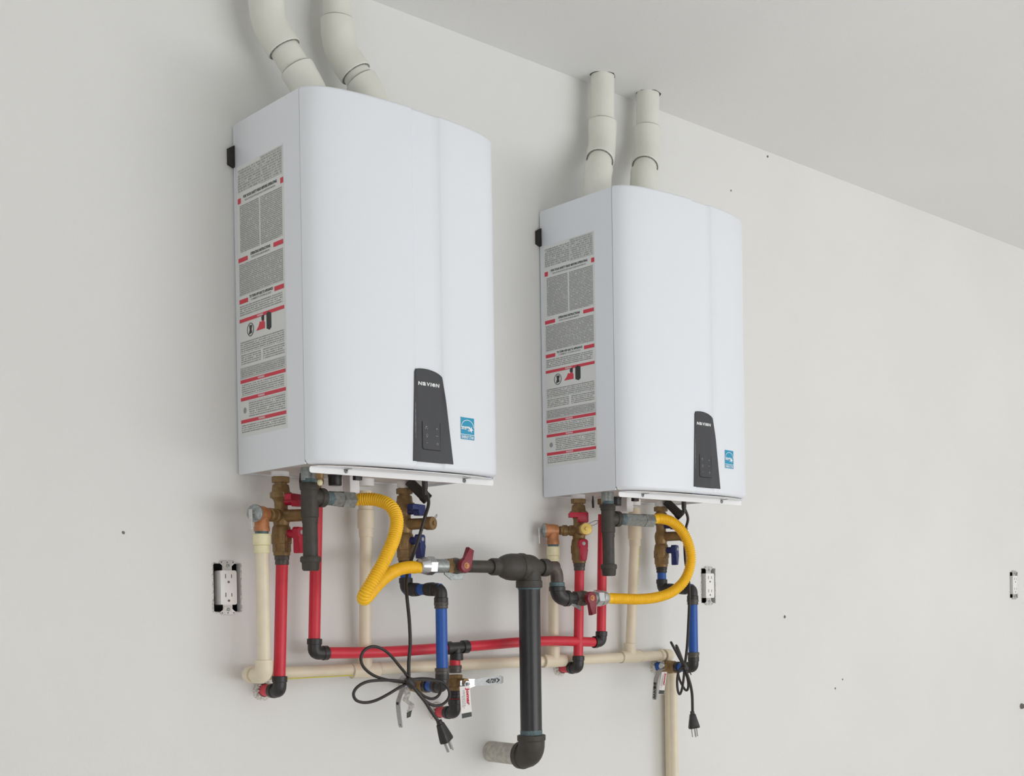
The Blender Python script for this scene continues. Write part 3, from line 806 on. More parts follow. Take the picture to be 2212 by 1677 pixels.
def gas_cock(inlet, axis, up, label, hose_side_pt):
    """inlet = pipe side end, axis = direction towards the hose"""
    t = thing('gas_valve', label, 'valve', inlet, 'gas shutoff valves with maroon levers')
    p = Vector(inlet); d = Vector(axis); L_ = abs(hose_side_pt.x-p.x)
    f = Vector((0, -1, 0))
    bm = bmesh.new()
    hexn(bm, p-d*.004, d, .014, .0180, .1)
    lathe(bm, p+d*.008, d, [(0, .0135), (.004, .0170), (.012, .0185), (.022, .0170), (.027, .0140)], 22)
    lathe(bm, p+d*.018, f, [(0, .012), (.016, .012), (.018, .009), (.030, .008)], 16)
    finish(bm, 'valve_body', M['rusty'], t)
    bm = bmesh.new(); hexn(bm, p+d*.030, d, .014, .0172, .1); finish(bm, 'end_nut', M['brass'], t)
    bm = bmesh.new(); prism(bm, [(-.002, -.012), (.004, -.028), (.034, -.030), (.052, -.018), (.050, -.012)] if up else [(-.022, -.012), (-.014, -.017), (.014, -.030), (.008, -.014)],
                            p+f*.002, X_*(-1 if up else 1), Z_, f, .003, .0006)
    finish(bm, 'stop_plate', M['galv'], t, smooth=False)
    bm = bmesh.new(); lathe(bm, p+d*.043, d, [(0, .0145), (.003, .0160), (.006, .0150), (L_-.043-.026, .0150)], 20); 
    finish(bm, 'adapter', M['galv'], t)
    bm = bmesh.new(); hexn(bm, p+d*(L_-.036), d, .018, .0200, .35); lathe(bm, p+d*(L_-.018), d, [(0, .0188), (.004, .0188), (.016, .0160), (.019, .0145)], 26)
    finish(bm, 'flare_nut', M['chrome'], t, label='shiny chromed flare nut')
    o = p+d*.018+f*.026
    s = 1 if up else -1
    rot = -.35*s if up else .12
    out = [(-.0145, 0), (-.012, -.009*s), (-.004, -.0145*s), (.006, -.0140*s), (.0135, -.006*s), (.0145, .004*s), (.011, .012*s), (.0085, .017*s), (.0085, .038*s), (-.0065, .040*s), (-.0075, .016*s), (-.012, .010*s)]
    if not up: out = [(a, b) for a, b in out]
    c_, s_ = math.cos(rot), math.sin(rot)
    out = [(a*c_-b*s_, a*s_+b*c_) for a, b in out]
    bm = bmesh.new(); prism(bm, out, o, X_, Z_, f, .012, .002)
    h = finish(bm, 'lever', M['darkred'], t, label='maroon lever handle')
    bm = bmesh.new(); lathe(bm, o+f*.011, f, [(0, .0068), (.0018, .0068), (.0018, .0035), (.0035, .0030)], 16); finish(bm, 'screw', M['bronze'], h, label='brass screw')
    return t
ca = V(nl.x, GY, zc_)
endA = V(at(906, 1227, -.150).x, GY, zc_)
gas_cock(ca, (-1, 0, 0), True, 'gas shutoff valve with maroon lever pointing up, left of the thick black tee', endA)
cb = p3.copy(); endB = V(at(1309, 1293, -.150).x, GY, k2z)
gas_cock(cb, (1, 0, 0), False, 'gas shutoff valve with maroon lever pointing down, right of the thick black riser', endB)

# ================================================================== red hot water lines
PR = .0118      # sleeve radius
def crimp(parent, p, d, L_=.016, r=.0138, m='crimp'):
    bm = bmesh.new(); lathe(bm, p, d, [(0, r), (L_*.1, r+.0006), (L_*.45, r+.0006), (L_*.5, r-.0006), (L_*.9, r-.0002), (L_, r-.0012)], 22)
    return finish(bm, 'crimp_ring', M[m], parent)
def elbow(parent, a, b, c, L_=.022, r=.0142, m='crimp', name='elbow'):
    a, b, c = Vector(a), Vector(b), Vector(c)
    da, dc = (a-b).normalized(), (c-b).normalized()
    path = [b+da*L_]+corner(b+da*L_, b, b+dc*L_, .012)+[b+dc*L_]
    bm = bmesh.new(); tube(bm, path, r-.0015, 20)
    lathe(bm, b+da*(L_-.012), da, [(0, r-.001), (.001, r), (.011, r), (.012, r-.001)], 20)
    lathe(bm, b+dc*(L_-.012), dc, [(0, r-.001), (.001, r), (.011, r), (.012, r-.001)], 20)
    return finish(bm, name, M[m], parent)
def ragged(parent, p, r, L_=.013):
    """torn plaster and paper sleeve where a pipe enters the wall"""
    bm = bmesh.new(); n = 30; p = V(p.x, 0, p.z); rows = []
    prof = [(0, r+.0095), (.0012, r+.0080), (.003, r+.0035), (L_*.6, r+.0016), (L_, r+.0008)]
    for k in range(n):
        j = random.uniform(.45, 1.15); a = 2*PI*k/n
        rows.append([bm.verts.new(p+V(math.cos(a)*(q+random.uniform(-.0006, .0010)*(1 if i_ < 3 else .5)), -(y_*(j if i_ > 2 else 1)), math.sin(a)*(q+random.uniform(-.0006, .0010)*(1 if i_ < 3 else .5)))) for i_, (y_, q) in enumerate(prof)])
    for k in range(n):
        a, b = rows[k], rows[(k+1) % n]
        for q in range(len(prof)-1): bm.faces.new((a[q], a[q+1], b[q+1], b[q]))
    return finish(bm, 'plaster_collar', M['plaster'], parent, smooth=False)

def hot_drop(top, zb, x_bot, label):
    top = Vector(top); bot = V(x_bot, top.y, zb)
    t = thing('hot_water_pipe', label, 'water pipe', bot, 'red hot water drops')
    crimp(t, top, -Z_, .019, .0138, 'crimp_g')
    bm = bmesh.new(); tube(bm, [top-V(0, 0, .016), bot+V(0, 0, .02)], PR, 22); finish(bm, 'pipe', M['redpex'], t)
    elbow(t, top, bot, bot+Y_, .030, .0148)
    bm = bmesh.new(); tube(bm, [bot+V(0, .028, 0), V(bot.x, .003, bot.z)], .0125, 20); finish(bm, 'wall_stub', M['redpale'], t, label='scuffed red stub into the wall')
    ragged(t, bot, .0128)
    return t
hot_drop(hotA+V(0, 0, -.1615), -.432, .046, 'red pipe dropping from the nearer heater to an elbow beside the cream pipe')
hot_drop(hotB+V(0, 0, -.1615), -.421, .8375, 'red pipe dropping from the farther heater to an elbow below the long red run')

# recirculation line: two risers, the long sagging run and the tee
RY = -.068
r2t, r2b = at(685, 1060, RY), at(679, 1412, RY)
r3t, r3b = at(1302, 1112, RY), at(1299, 1387, RY)
tee = at(986, 1399, RY)
t = thing('recirculation_pipe', 'long red pipe run joining both heaters behind the black riser', 'water pipe', tee)
for a, b_ in ((r2t, r2b), (r3t, r3b)):
    bm = bmesh.new(); tube(bm, [a, b_+V(0, 0, .02)], PR, 20); finish(bm, 'riser_pipe', M['redpex'], t)
elbow(t, r2t, r2b, r2b+X_, .030, .0150); elbow(t, r3t, r3b, r3b-X_, .026, .0148)
bm = bmesh.new(); tube(bm, catmull([r2b+V(.026, 0, 0), at(830, 1409, RY), tee-V(.022, 0, 0)], 8), PR, 20); finish(bm, 'pipe', M['redpex'], t)
bm = bmesh.new(); tube(bm, catmull([tee+V(.024, 0, .001), at(1060, 1393, RY), at(1120, 1388, RY), at(1200, 1385, RY), r3b-V(.022, 0, 0)], 8), PR, 20); finish(bm, 'pipe', M['redpex'], t)
bm = bmesh.new()
lathe(bm, tee-V(.030, 0, .001), X_+V(0, 0, .03), [(0, .0138), (.001, .0148), (.014, .0148), (.015, .0120), (.045, .0120), (.046, .0148), (.060, .0148), (.061, .0136)], 20)
lathe(bm, tee, -Z_, [(0, .0118), (.012, .0118), (.013, .0146), (.028, .0146), (.029, .0134)], 20)
finish(bm, 'tee', M['crimp'], t)
vtop = at(985, 1457, RY); vx = .4725
s0_ = V(vx, RY, tee.z-.028)
bm = bmesh.new(); tube(bm, [s0_, V(vx, RY, vtop.z+.010)], PR, 20); finish(bm, 'pipe', M['redpex'], t)
crimp(t, V(vx, RY, vtop.z+.020), -Z_, .017, .0140, 'crimp_g')
# lower piece under the ball valve
zv0, zv1 = at(984, 1458, RY).z, at(983, 1492, RY).z
ze = at(980, 1541, RY).z
tl = thing('hot_supply_stub', 'short red pipe and black elbow into the wall below the lever valve', 'water pipe', V(vx-.003, RY, ze))
crimp(tl, V(vx-.001, RY, zv1), -Z_, .018, .0136)
bm = bmesh.new(); tube(bm, [V(vx-.001, RY, zv1-.010), V(vx-.003, RY, ze+.02)], PR, 20); finish(bm, 'pipe', M['redpex'], tl)
el = V(vx-.003, RY, ze); elbow(tl, el+Z_, el, el+Y_, .031, .0148)
bm = bmesh.new(); tube(bm, [el+V(0, .029, 0), V(el.x, .003, el.z)], .0125, 20); finish(bm, 'wall_stub', M['redpale'], tl)
ragged(tl, el, .0128)

# ================================================================== blue cold water lines
def cold_line(top, bx, zh, zb, label, by=-.140):
    """from the valve down to a jog, towards the room, then down to the ball valve at the wall"""
    top = Vector(top)
    t = thing('cold_water_pipe', label, 'water pipe', V(bx, by, zb), 'blue cold water drops')
    crimp(t, top, -Z_, .016, .0142)
    a = V(top.x, top.y, zh); b_ = V(bx, by, zh); c = V(bx, by, zb)
    bm = bmesh.new(); tube(bm, [top-V(0, 0, .012), a+V(0, 0, .02)], PR, 20); finish(bm, 'pipe', M['bluepex'], t)
    elbow(t, top, a, b_, .026, .0148)
    bm = bmesh.new(); tube(bm, [a, b_], PR+.0002, 20); finish(bm, 'pipe', M['bluepex'], t)
    elbow(t, a, b_, c, .030, .0150)
    jd = (b_-a).normalized()
    crimp(t, a+jd*.025, jd, .011, .0140); crimp(t, b_-jd*.029, -jd, .011, .0140)
    crimp(t, b_-V(0, 0, .028), -Z_, .014, .0148, 'crimp_g')
    bm = bmesh.new(); tube(bm, [b_-V(0, 0, .03), c+V(0, 0, .02)], PR+.0006, 22); finish(bm, 'pipe', M['bluepex'], t)
    crimp(t, c+V(0, 0, .040), -Z_, .015, .0150, 'crimp_g')
    elbow(t, b_, c, c+Y_, .028, .0148)
    bm = bmesh.new(); tube(bm, [c+V(0, .024, 0), c+V(0, .064, 0)], PR, 20); finish(bm, 'pipe', M['bluepex'], t)
    crimp(t, c+V(0, .050, 0), Y_, .014, .0142)
    return t, c
zhA, zbA = at(945, 1273, -.140).z, at(954, 1484, -.140).z
zhB, zbB = at(1492, 1272, -.140).z, at(1497, 1443, -.140).z
tA, cA = cold_line(coldA+V(0, 0, -.1615), .386, zhA, zbA, 'blue pipe stepping down under the nearer heater to the coiled cord')
tB, cB = cold_line(coldB+V(0, 0, -.1615), 1.170, zhB, zbB, 'blue pipe stepping down under the farther heater')
for t_, c_ in ((tA, cA), (tB, cB)):
    bm = bmesh.new(); tube(bm, [c_+V(0, .108, 0), V(c_.x, .003, c_.z)], PR, 20); finish(bm, 'wall_stub', M['bluepex'], t_)
    ragged(t_, c_, .0120)

def flat_strip(bm, pts, wv, th):
    """bent flat bar through pts, width vector wv, thickness th"""
    pts = [Vector(p) for p in pts]; rows = []
    n = len(pts)
    for i, p in enumerate(pts):
        tg = (pts[min(i+1, n-1)]-pts[max(i-1, 0)]).normalized(); nn = tg.cross(wv).normalized()*th/2
        k = 1.0 if 0 < i < n-1 else .72
        rows.append([bm.verts.new(p+wv*s*k+nn*q) for s, q in ((-.5, -1), (.5, -1), (.5, 1), (-.5, 1))])
    for a, b_ in zip(rows, rows[1:]):
        for k in range(4): bm.faces.new((a[k], a[(k+1) % 4], b_[(k+1) % 4], b_[k]))
    bm.faces.new(rows[0][::-1]); bm.faces.new(rows[-1])

# --- ball valves with long steel levers
def ball_body(t, p, d, L_):
    bm = bmesh.new(); hexn(bm, p, d, L_*.26, .0168, .3); lathe(bm, p+d*L_*.22, d, [(0, .014), (L_*.1, .0165), (L_*.3, .0175), (L_*.5, .0165), (L_*.56, .014)], 22)
    hexn(bm, p+d*L_*.74, d, L_*.26, .0168, .3); finish(bm, 'valve_body', M['brass'], t)
# hot one, lever to the right
vb = V(vx-.001, RY, zv0)
t = thing('ball_valve', 'brass ball valve with steel lever pointing right and white tag', 'valve', vb, 'ball valves with long steel levers')
ball_body(t, vb, -Z_, zv0-zv1)
hz = at(1005, 1474, RY-.036)
st = V(hz.x, RY-.036, hz.z)
bm = bmesh.new(); lathe(bm, V(vx, RY, (zv0+zv1)/2), (st-V(vx, RY, (zv0+zv1)/2)), [(0, .009), (.040, .0085)], 14); finish(bm, 'stem', M['brass'], t)
bm = bmesh.new()
flat_strip(bm, [st+V(-.014, 0, -.004), st+V(.010, 0, -.004), st+V(.024, -.004, -.002)], Z_*.021, .0022); finish(bm, 'lever_head', M['chrome'], t)
e1 = at(1082, 1469, RY-.044)
bm = bmesh.new()
p0_ = st+V(.022, -.004, -.002)
flat_strip(bm, [p0_, p0_.lerp(e1, .3), p0_.lerp(e1, .9), e1, e1+V(.006, 0, .0003)], Z_*.0185, .0020); lv = finish(bm, 'lever', M['steel'], t, label='steel lever with stamped black lettering')
for f_, s_, wd, hh in ((.48, '<', .008, .010), (.62, '1/2', .014, .010), (.76, 'W', .006, .010), (.88, '>', .008, .012)):
    dv = (e1-p0_).normalized()
    glyphs(s_, p0_.lerp(e1, f_)+V(0, -.0013, 0), dv, Z_, -Y_, wd, hh, lv, 'stamped_mark', M['black_print'], bold=.03)
bm = bmesh.new(); hexn(bm, st+V(0, -.001, -.004), -Y_, .007, .0078); nt_ = finish(bm, 'nut', M['chrome'], t)
bm = bmesh.new(); lathe(bm, st+V(0, -.008, -.004), -Y_, [(0, .0038), (.004, .0036), (.005, .002)], 12); finish(bm, 'stem_end', M['steel'], nt_)

def tag(parent, tl, tr, bl, br, label='white paper tag with red lettering', dark=.16, skip=False):
    """quad card given by corners; lettering reads downwards"""
    tl, tr, bl, br = [Vector(q) for q in (tl, tr, bl, br)]
    n = (tr-tl).cross(bl-tl).normalized()
    if n.y > 0: n = -n
    bm = bmesh.new()
    A_ = [bm.verts.new(q) for q in (tl, tr, br, bl)]; B_ = [bm.verts.new(q-n*.0008) for q in (tl, tr, br, bl)]
    bm.faces.new(A_); bm.faces.new(B_[::-1])
    for i in range(4): bm.faces.new((A_[i], B_[i], B_[(i+1) % 4], A_[(i+1) % 4]))
    tg = finish(bm, 'tag', M['tagw'], parent, smooth=False, label=label)
    def Q(a, b, e=.0006): return (tl*(1-a)+tr*a)*(1-b)+(bl*(1-a)+br*a)*b+n*e
    bm = bmesh.new(); bm.faces.new([bm.verts.new(Q(a, b)) for a, b in ((.04, 1-dark), (.96, 1-dark), (.96, .985), (.04, .985))])
    finish(bm, 'dark_block', M['tagdk'], tg, smooth=False)
    L_ = (bl-tl).length; W_ = (tr-tl).length
    glyphs('Jomar', (0, 0, 0), X_, Z_, -Y_, .56, .40, tg, 'lettering', M['tagred'], bold=.05, fmap=lambda a, c: Q(.70+c, .33+a))
    for cx_, a0, a1 in ((.42, .12, .62), (.30, .12, .70), (.18, .3, .6)):
        bm = bmesh.new(); b0 = a0
        while b0 < a1:
            b1 = b0+random.uniform(.03, .07)
            bm.faces.new([bm.verts.new(Q(a, b)) for a, b in ((cx_-.02, b0), (cx_+.025, b0), (cx_+.025, b1), (cx_-.02, b1))]); b0 = b1+.02
        finish(bm, 'small_print', M['grey_print'], tg, smooth=False)
    return tg
TY = RY-.050
tag(t, at(993, 1484, TY), at(1015, 1482, TY), at(997, 1554, TY), at(1020, 1549, TY))

# cold one on the right: lever hangs down
def cold_ball(c, label, lever_px, hub_px, tag_px, twisted):
    p = c+V(0, .062, 0)
    t = thing('ball_valve', label, 'valve', p, 'ball valves with long steel levers')
    ball_body(t, p, Y_, .048)
    hub = at(hub_px[0], hub_px[1], p.y+.018)
    hub = V(p.x-.030, p.y+.022, p.z+.004)
    bm = bmesh.new(); lathe(bm, V(p.x, p.y+.022, p.z), -X_, [(0, .009), (.032, .0080)], 14); finish(bm, 'stem', M['brass'], t)
    bm = bmesh.new(); hexn(bm, hub+V(.002, 0, 0), -X_, .008, .0085); finish(bm, 'nut', M['chrome'], t)
    pts = [V(hub.x, hub.y, hub.z+.012)]+[at(a, b_, hub.y+dy) for a, b_, dy in lever_px]
    pts = [pts[0]]+catmull(pts[1:], 4)
    bm = bmesh.new(); flat_strip(bm, [hub+V(0, 0, .012), hub+V(0, 0, -.008)]+pts[1:], V(-.08, -1, 0)*.0160, .0020)
    lv = finish(bm, 'lever', M['steel'], t, label='bent steel lever hanging down')
    a_, b_ = pts[len(pts)//2], pts[-1]
    dv = (b_-a_).normalized()
    nrm = dv.cross(V(-.08, -1, 0)).normalized()
    if nrm.dot(CAMDIR) < 0: nrm = -nrm
    for f_, s_ in ((.1, 'M'), (.40, '3/4'), (.78, 'W')):
        glyphs(s_, a_.lerp(b_, f_)+nrm*.0014, dv, V(-.08, -1, 0), nrm, .016, .010, lv, 'stamped_mark', M['black_print'], bold=.04)
    return t, hub
tb, hubA = cold_ball(cA, 'ball valve behind the coiled cord with crumpled tag', [(871,1486,-.02), (864,1504,-.04), (860,1520,-.05), (862,1545,-.06), (866,1572,-.065)], (864,1465), None, True)
# crumpled clear ribbon and its dark end
bm = bmesh.new(); flat_strip(bm, catmull([at(876,1486,hubA.y-.02), at(881,1500,hubA.y-.028), at(876,1512,hubA.y-.03), at(886,1520,hubA.y-.036), at(889,1527,hubA.y-.04), at(884,1538,hubA.y-.04)], 3),
                              V(.9, -.3, 0).normalized()*.013, .0008)
tg = finish(bm, 'tag', M['ribbon'], tb, smooth=False, label='crumpled white paper tag')
bm = bmesh.new(); q_ = [at(890,1535,hubA.y-.042), at(879,1540,hubA.y-.042), at(879,1552,hubA.y-.042), at(887,1549,hubA.y-.042)]
A_ = [bm.verts.new(q) for q in q_]; B_ = [bm.verts.new(q+V(0, .0008, 0)) for q in q_]; bm.faces.new(A_); bm.faces.new(B_[::-1])
for k in range(4): bm.faces.new((A_[k], B_[k], B_[(k+1) % 4], A_[(k+1) % 4]))
finish(bm, 'dark_block', M['tagdk'], tg, smooth=False)
tb2, hubB = cold_ball(cB, 'ball valve beside the blue drop with steel lever hanging down and tag', [(1424,1450,-.02), (1418,1464,-.04), (1416,1478,-.05), (1415,1495,-.055), (1414,1512,-.06)], (1429,1435), None, False)
TY2 = hubB.y-.055
tag(tb2, at(1430, 1452, TY2), at(1441, 1452, TY2), at(1422, 1500, TY2), at(1434, 1501, TY2), dark=.18)

# ================================================================== cream drain network
DY = -.030
t = thing('drain_pipe', 'cream plastic drain pipe running low along the wall behind the water lines', 'drain pipe', at(1445, 1416, DY))
RC = .0128
def seg(a, b_, r=RC, name='pipe', m='cream'):
    bm = bmesh.new(); tube(bm, [a, b_], r, 22); return finish(bm, name, M[m], t)
def hub(p, d, L_=.026, r=.0160, name='coupling', m='cream'):
    bm = bmesh.new(); lathe(bm, Vector(p), d, [(0, r-.001), (.0012, r), (L_-.0012, r), (L_, r-.001)], 24); return finish(bm, name, M[m], t)
zr = -.4015; xl = .008
A0 = V(dropA.x, dropA.y, zr+.004); A1 = V(A0.x, DY, zr)
B0x = dropB.x
seg(dropA-V(0, 0, .03), A0+V(0, 0, .02))
hub(dropA+V(0, 0, .001), -Z_, .022, .0168, 'adapter', 'cream2'); hub(dropA-V(0, 0, .021), -Z_, .016, .0150, 'adapter', 'cream2')
def fat_elbow(a, b_, c, L_=.030, r=.0165, m='cream'):
    a, b_, c = Vector(a), Vector(b_), Vector(c); da, dc = (a-b_).normalized(), (c-b_).normalized()
    bm = bmesh.new(); tube(bm, [b_+da*L_, b_+da*(L_-.001)]+corner(b_+da*L_, b_, b_+dc*L_, .016)+[b_+dc*(L_-.001), b_+dc*L_], r, 24)
    return finish(bm, 'elbow', M[m], t)
fat_elbow(dropA, A0, V(A0.x, DY, A0.z)); seg(A0+V(0, .02, 0), V(A0.x, DY-.015, A0.z))
R_end = V(1.190, DY, zr-.002); L_end = V(A0.x, DY, A0.z)
fat_elbow(A0, L_end, R_end, .026, .0162)
ends = [L_end, R_end]
seg(L_end+V(.02, 0, 0), R_end-V(.02, 0, 0))
# tees: condensate A, relief B, condensate B
dA_top, dA_bot = at(790, 1100, -.048), V(.2655, DY, zr)
dB_top, dB_bot = at(1371, 1130, -.048), V(1.0490, DY, zr)
rB_bot = V(B0x, DY-.004, zr)
for top_, bot_, big in ((dA_top, dA_bot, 1), (dB_top, dB_bot, 1), (dropB, rB_bot, 0)):
    if big:
        q = top_.copy()
        seg(V(q.x, q.y, -.02), q+V(0, 0, -.06), .0150)
        hub(V(q.x, q.y, -.060), -Z_, .040, .0178)
        up_ = V(q.x, q.y, -.098)
    else:
        hub(top_+V(0, 0, .001), -Z_, .022, .0158, 'adapter', 'cream2'); hub(top_-V(0, 0, .021), -Z_, .014, .0142, 'adapter', 'cream2')
        up_ = top_-V(0, 0, .03)
    seg(up_, bot_+V(0, 0, .01))
    # tee body
    bm = bmesh.new(); lathe(bm, bot_-V(.033, 0, 0), X_, [(0, .0148), (.001, .0160), (.065, .0160), (.066, .0148)], 24)
    lathe(bm, bot_, Z_, [(0, .0150), (.034, .0160), (.035, .0148)], 24); finish(bm, 'tee', M['cream'], t)
    for s_ in (-1, 1):
        bm = bmesh.new(); lathe(bm, bot_+V(.0335*s_, 0, 0), X_*s_, [(0, .0160), (.0009, .0150)], 24, caps=False); finish(bm, 'joint_line', M['stub'], t)
# printed lines on the pipes
bm = bmesh.new(); a_ = V(L_end.x+.05, DY-.0105, zr-.0085); b_ = V(dA_bot.x-.036, DY-.0105, zr-.0085); tube(bm, [a_, b_], .0011, 6); finish(bm, 'print_line', M['ink_y'], t, label='yellow printed line')
bm = bmesh.new()
up_ = V(dB_top.x, dB_top.y, -.10); dn_ = dB_bot+V(0, 0, .04)
for k in range(46):
    f_ = .02+k*.021
    if random.random() < .2: continue
    q = up_.lerp(dn_, f_)+V(.0055, -.0120, 0); box(bm, q, (.0026, .001, .0035))
finish(bm, 'print_line', M['ink_y'], t, smooth=False, label='column of small yellow and grey printing')
# right end: elbow into the wall-side pipe and two pipes going down
hub(R_end-V(.034, 0, 0), X_, .010, .0162)
nearx = at(1455.5, 1560, -.050).x; farx = at(1446, 1560, -.014).x
d1 = V(nearx, -.050, -.44); d2 = V(farx, -.022, zr-.002)
fat_elbow(R_end-X_, R_end+V(.008, 0, 0), R_end+V(.008, 1, 0), .024)
seg(V(farx, -.014, zr-.008), V(farx, -.014, -.9), .0122)
t_main = t
t = thing('drain_pipe', 'cream plastic pipe standing in front of the other, dropping from the right ball valve', 'drain pipe', d1)
hub(d1+V(0, 0, .006), -Z_, .02, .0135)
seg(d1, V(d1.x, d1.y, -.9), .0108)
t = t_main

# ================================================================== power cords
def smooth_tube(parent, pts, r, name, m, n=6, seg_=10):
    bm = bmesh.new(); tube(bm, catmull(pts, n), r, seg_); return finish(bm, name, M[m], parent)
def plug(parent, a, tip, wide, w0, w1, th):
    """tapered plug from a to tip; wide = width direction"""
    d = (tip-a).normalized(); L_ = (tip-a).length; wd = (wide-d*wide.dot(d)).normalized(); n = d.cross(wd)
    prof = [(-.008, .34, .45), (-.001, .38, .5), (0, .52, .6), (L_*.12, .58, .66), (L_*.5, .78, .85), (L_*.92, 1.0, 1.0), (L_, .98, .9)]
    bm = bmesh.new(); rings = []
    sh = rrect(2, 2, .5, 3)
    for tt, kw, kt in prof:
        rings.append([bm.verts.new(a+d*tt+wd*(x*w1/2*kw)+n*(y*th/2*kt)) for x, y in sh])
    for p, q in zip(rings, rings[1:]):
        for k in range(len(sh)): bm.faces.new((p[k], p[(k+1) % len(sh)], q[(k+1) % len(sh)], q[k]))
    bm.faces.new(rings[0][::-1]); bm.faces.new(rings[-1])
    pg = finish(bm, 'plug', M['cord'], parent)
    for s in (-1, 1):
        bm = bmesh.new(); box(bm, tip+d*.011+wd*(s*w1*.24)-n*.002, (.0016, .0060, .024), .0004, ax=(wd, n, d)); finish(bm, 'prong', M['steel'], pg)
    bm = bmesh.new(); lathe(bm, tip+n*.006, d, [(0, .0024), (.020, .0024), (.023, .0012)], 10); finish(bm, 'prong', M['steel'], pg)
def S7(x, y, Y): return at(700+x/3.927, 1250+y/3.927, Y)
CR = .0031
ka = S7(720, 872, -.190)
t = thing('power_cord', 'black power cord coiled in wide loops, hanging under the nearer heater', 'power cord', ka, 'black power cords hanging from the heaters')
bm = bmesh.new(); s_ = V(.342, -.150, .004); lathe(bm, s_, -Z_, [(0, .0062), (.022, .0062), (.024, .0052), (.036, .0045)], 14); finish(bm, 'strain_relief', M['cord'], t)
smooth_tube(t, [s_-V(0, 0, .02), at(926,1085,-.150), at(917,1120,-.155), at(908,1152,-.150), at(896,1190,-.140), at(884,1222,-.130), at(877,1258,-.150), at(879,1290,-.170), at(884,1340,-.180), at(886,1390,-.185), at(883,1430,-.188), at(883,1460,-.190), ka], .0036, 'cord', 'cord')
L1 = [(720,870,-.190), (700,820,-.194), (640,745,-.200), (560,650,-.205), (480,592,-.208), (400,580,-.208), (335,618,-.206), (312,690,-.204), (345,765,-.200), (430,828,-.196), (540,862,-.194), (640,878,-.192), (720,885,-.190)]
L2 = [(720,885,-.192), (620,868,-.197), (500,864,-.202), (370,876,-.206), (285,920,-.208), (250,980,-.208), (275,1035,-.206), (350,1054,-.204), (440,1035,-.200), (540,985,-.196), (640,925,-.194), (720,885,-.192)]
L3 = [(725,880,-.188), (780,940,-.186), (850,1000,-.184), (915,1022,-.182), (965,1000,-.180), (990,950,-.178), (985,895,-.178), (940,862,-.180), (850,850,-.184), (770,855,-.187), (725,870,-.188)]
L4 = [(730,890,-.193), (800,975,-.196), (860,1040,-.199), (930,1078,-.200), (1000,1072,-.200), (1055,1020,-.198), (1062,960,-.196), (1030,905,-.193), (985,875,-.190), (900,865,-.190), (820,858,-.190), (740,862,-.190)]
for lp in (L1, L2, L3, L4): smooth_tube(t, [S7(*q) for q in lp], .0031, 'cord', 'cord', 6)
pe = S7(985, 1235, -.198)
smooth_tube(t, [S7(700, 850, -.195), S7(745, 905, -.198), S7(800, 975, -.202), S7(860, 1050, -.202), S7(910, 1130, -.200), pe], .0036, 'cord', 'cord')
bm = bmesh.new(); k0, k1_ = S7(700, 850, -.196), S7(760, 925, -.196); d_ = (k1_-k0)
lathe(bm, k0, d_, [(0, .006), (.004, .009), (d_.length-.004, .009), (d_.length, .006)], 12); finish(bm, 'cord_tie', M['cord'], t)
plug(t, pe, S7(1042, 1378, -.198), (S7(1090, 1350, -.190)-S7(1000, 1400, -.206)), .010, .031, .022)
def S6(x, y, Y): return at(1390+x/6.707, 1370+y/6.707, Y)
kb_ = S6(595, 480, -.185)
t = thing('power_cord', 'black power cord coiled in narrow loops, hanging under the farther heater', 'power cord', kb_, 'black power cords hanging from the heaters')
bm = bmesh.new(); s_ = V(1.1315, -.150, 0); lathe(bm, s_, -Z_, [(0, .0062), (.022, .0062), (.024, .0052), (.036, .0045)], 14); finish(bm, 'strain_relief', M['cord'], t)
smooth_tube(t, [s_-V(0, 0, .02), at(1486,1120,-.150), at(1481,1145,-.150), at(1479,1180,-.150), at(1481,1215,-.150), at(1487,1245,-.160), at(1489,1290,-.165), at(1487,1350,-.175), at(1484,1400,-.182), kb_], .0036, 'cord', 'cord')
K1 = [(595,480,-.185), (560,420,-.182), (510,330,-.178), (450,220,-.172), (400,122,-.166), (440,190,-.150), (500,300,-.160), (560,430,-.170), (600,520,-.180)]
K2 = [(600,490,-.188), (570,400,-.190), (530,290,-.192), (490,190,-.194), (476,172,-.205), (500,250,-.214), (545,350,-.206), (600,470,-.196)]
K3 = [(590,470,-.190), (520,520,-.192), (494,610,-.195), (488,720,-.198), (500,830,-.200), (525,872,-.200), (552,820,-.198), (575,700,-.195), (588,580,-.192), (595,480,-.190)]
K4 = [(560,500,-.186), (505,560,-.180), (520,650,-.178), (560,740,-.176), (605,808,-.176), (635,812,-.178), (650,750,-.180), (638,650,-.182), (600,540,-.184)]
for lp in (K1, K2, K3, K4): smooth_tube(t, [S6(*q) for q in lp], .0031, 'cord', 'cord', 6)
pe = S6(711, 1165, -.190)
smooth_tube(t, [S6(560, 430, -.19), S6(610, 530, -.195), S6(655, 650, -.198), S6(690, 780, -.198), S6(707, 920, -.195), pe], .0036, 'cord', 'cord')
bm = bmesh.new(); k0, k1_ = S6(570, 430, -.190), S6(620, 530, -.190); d_ = (k1_-k0)
lathe(bm, k0, d_, [(0, .005), (.003, .008), (d_.length-.003, .008), (d_.length, .005)], 12); finish(bm, 'cord_tie', M['cord'], t)
smooth_tube(t, [S6(600, 520, -.200), S6(660, 540, -.205), S6(692, 592, -.206)], .0014, 'tie_end', 'cord', 4, 6)
plug(t, pe, S6(735, 1362, -.190), V(.8, -.5, 0), .010, .028, .021)

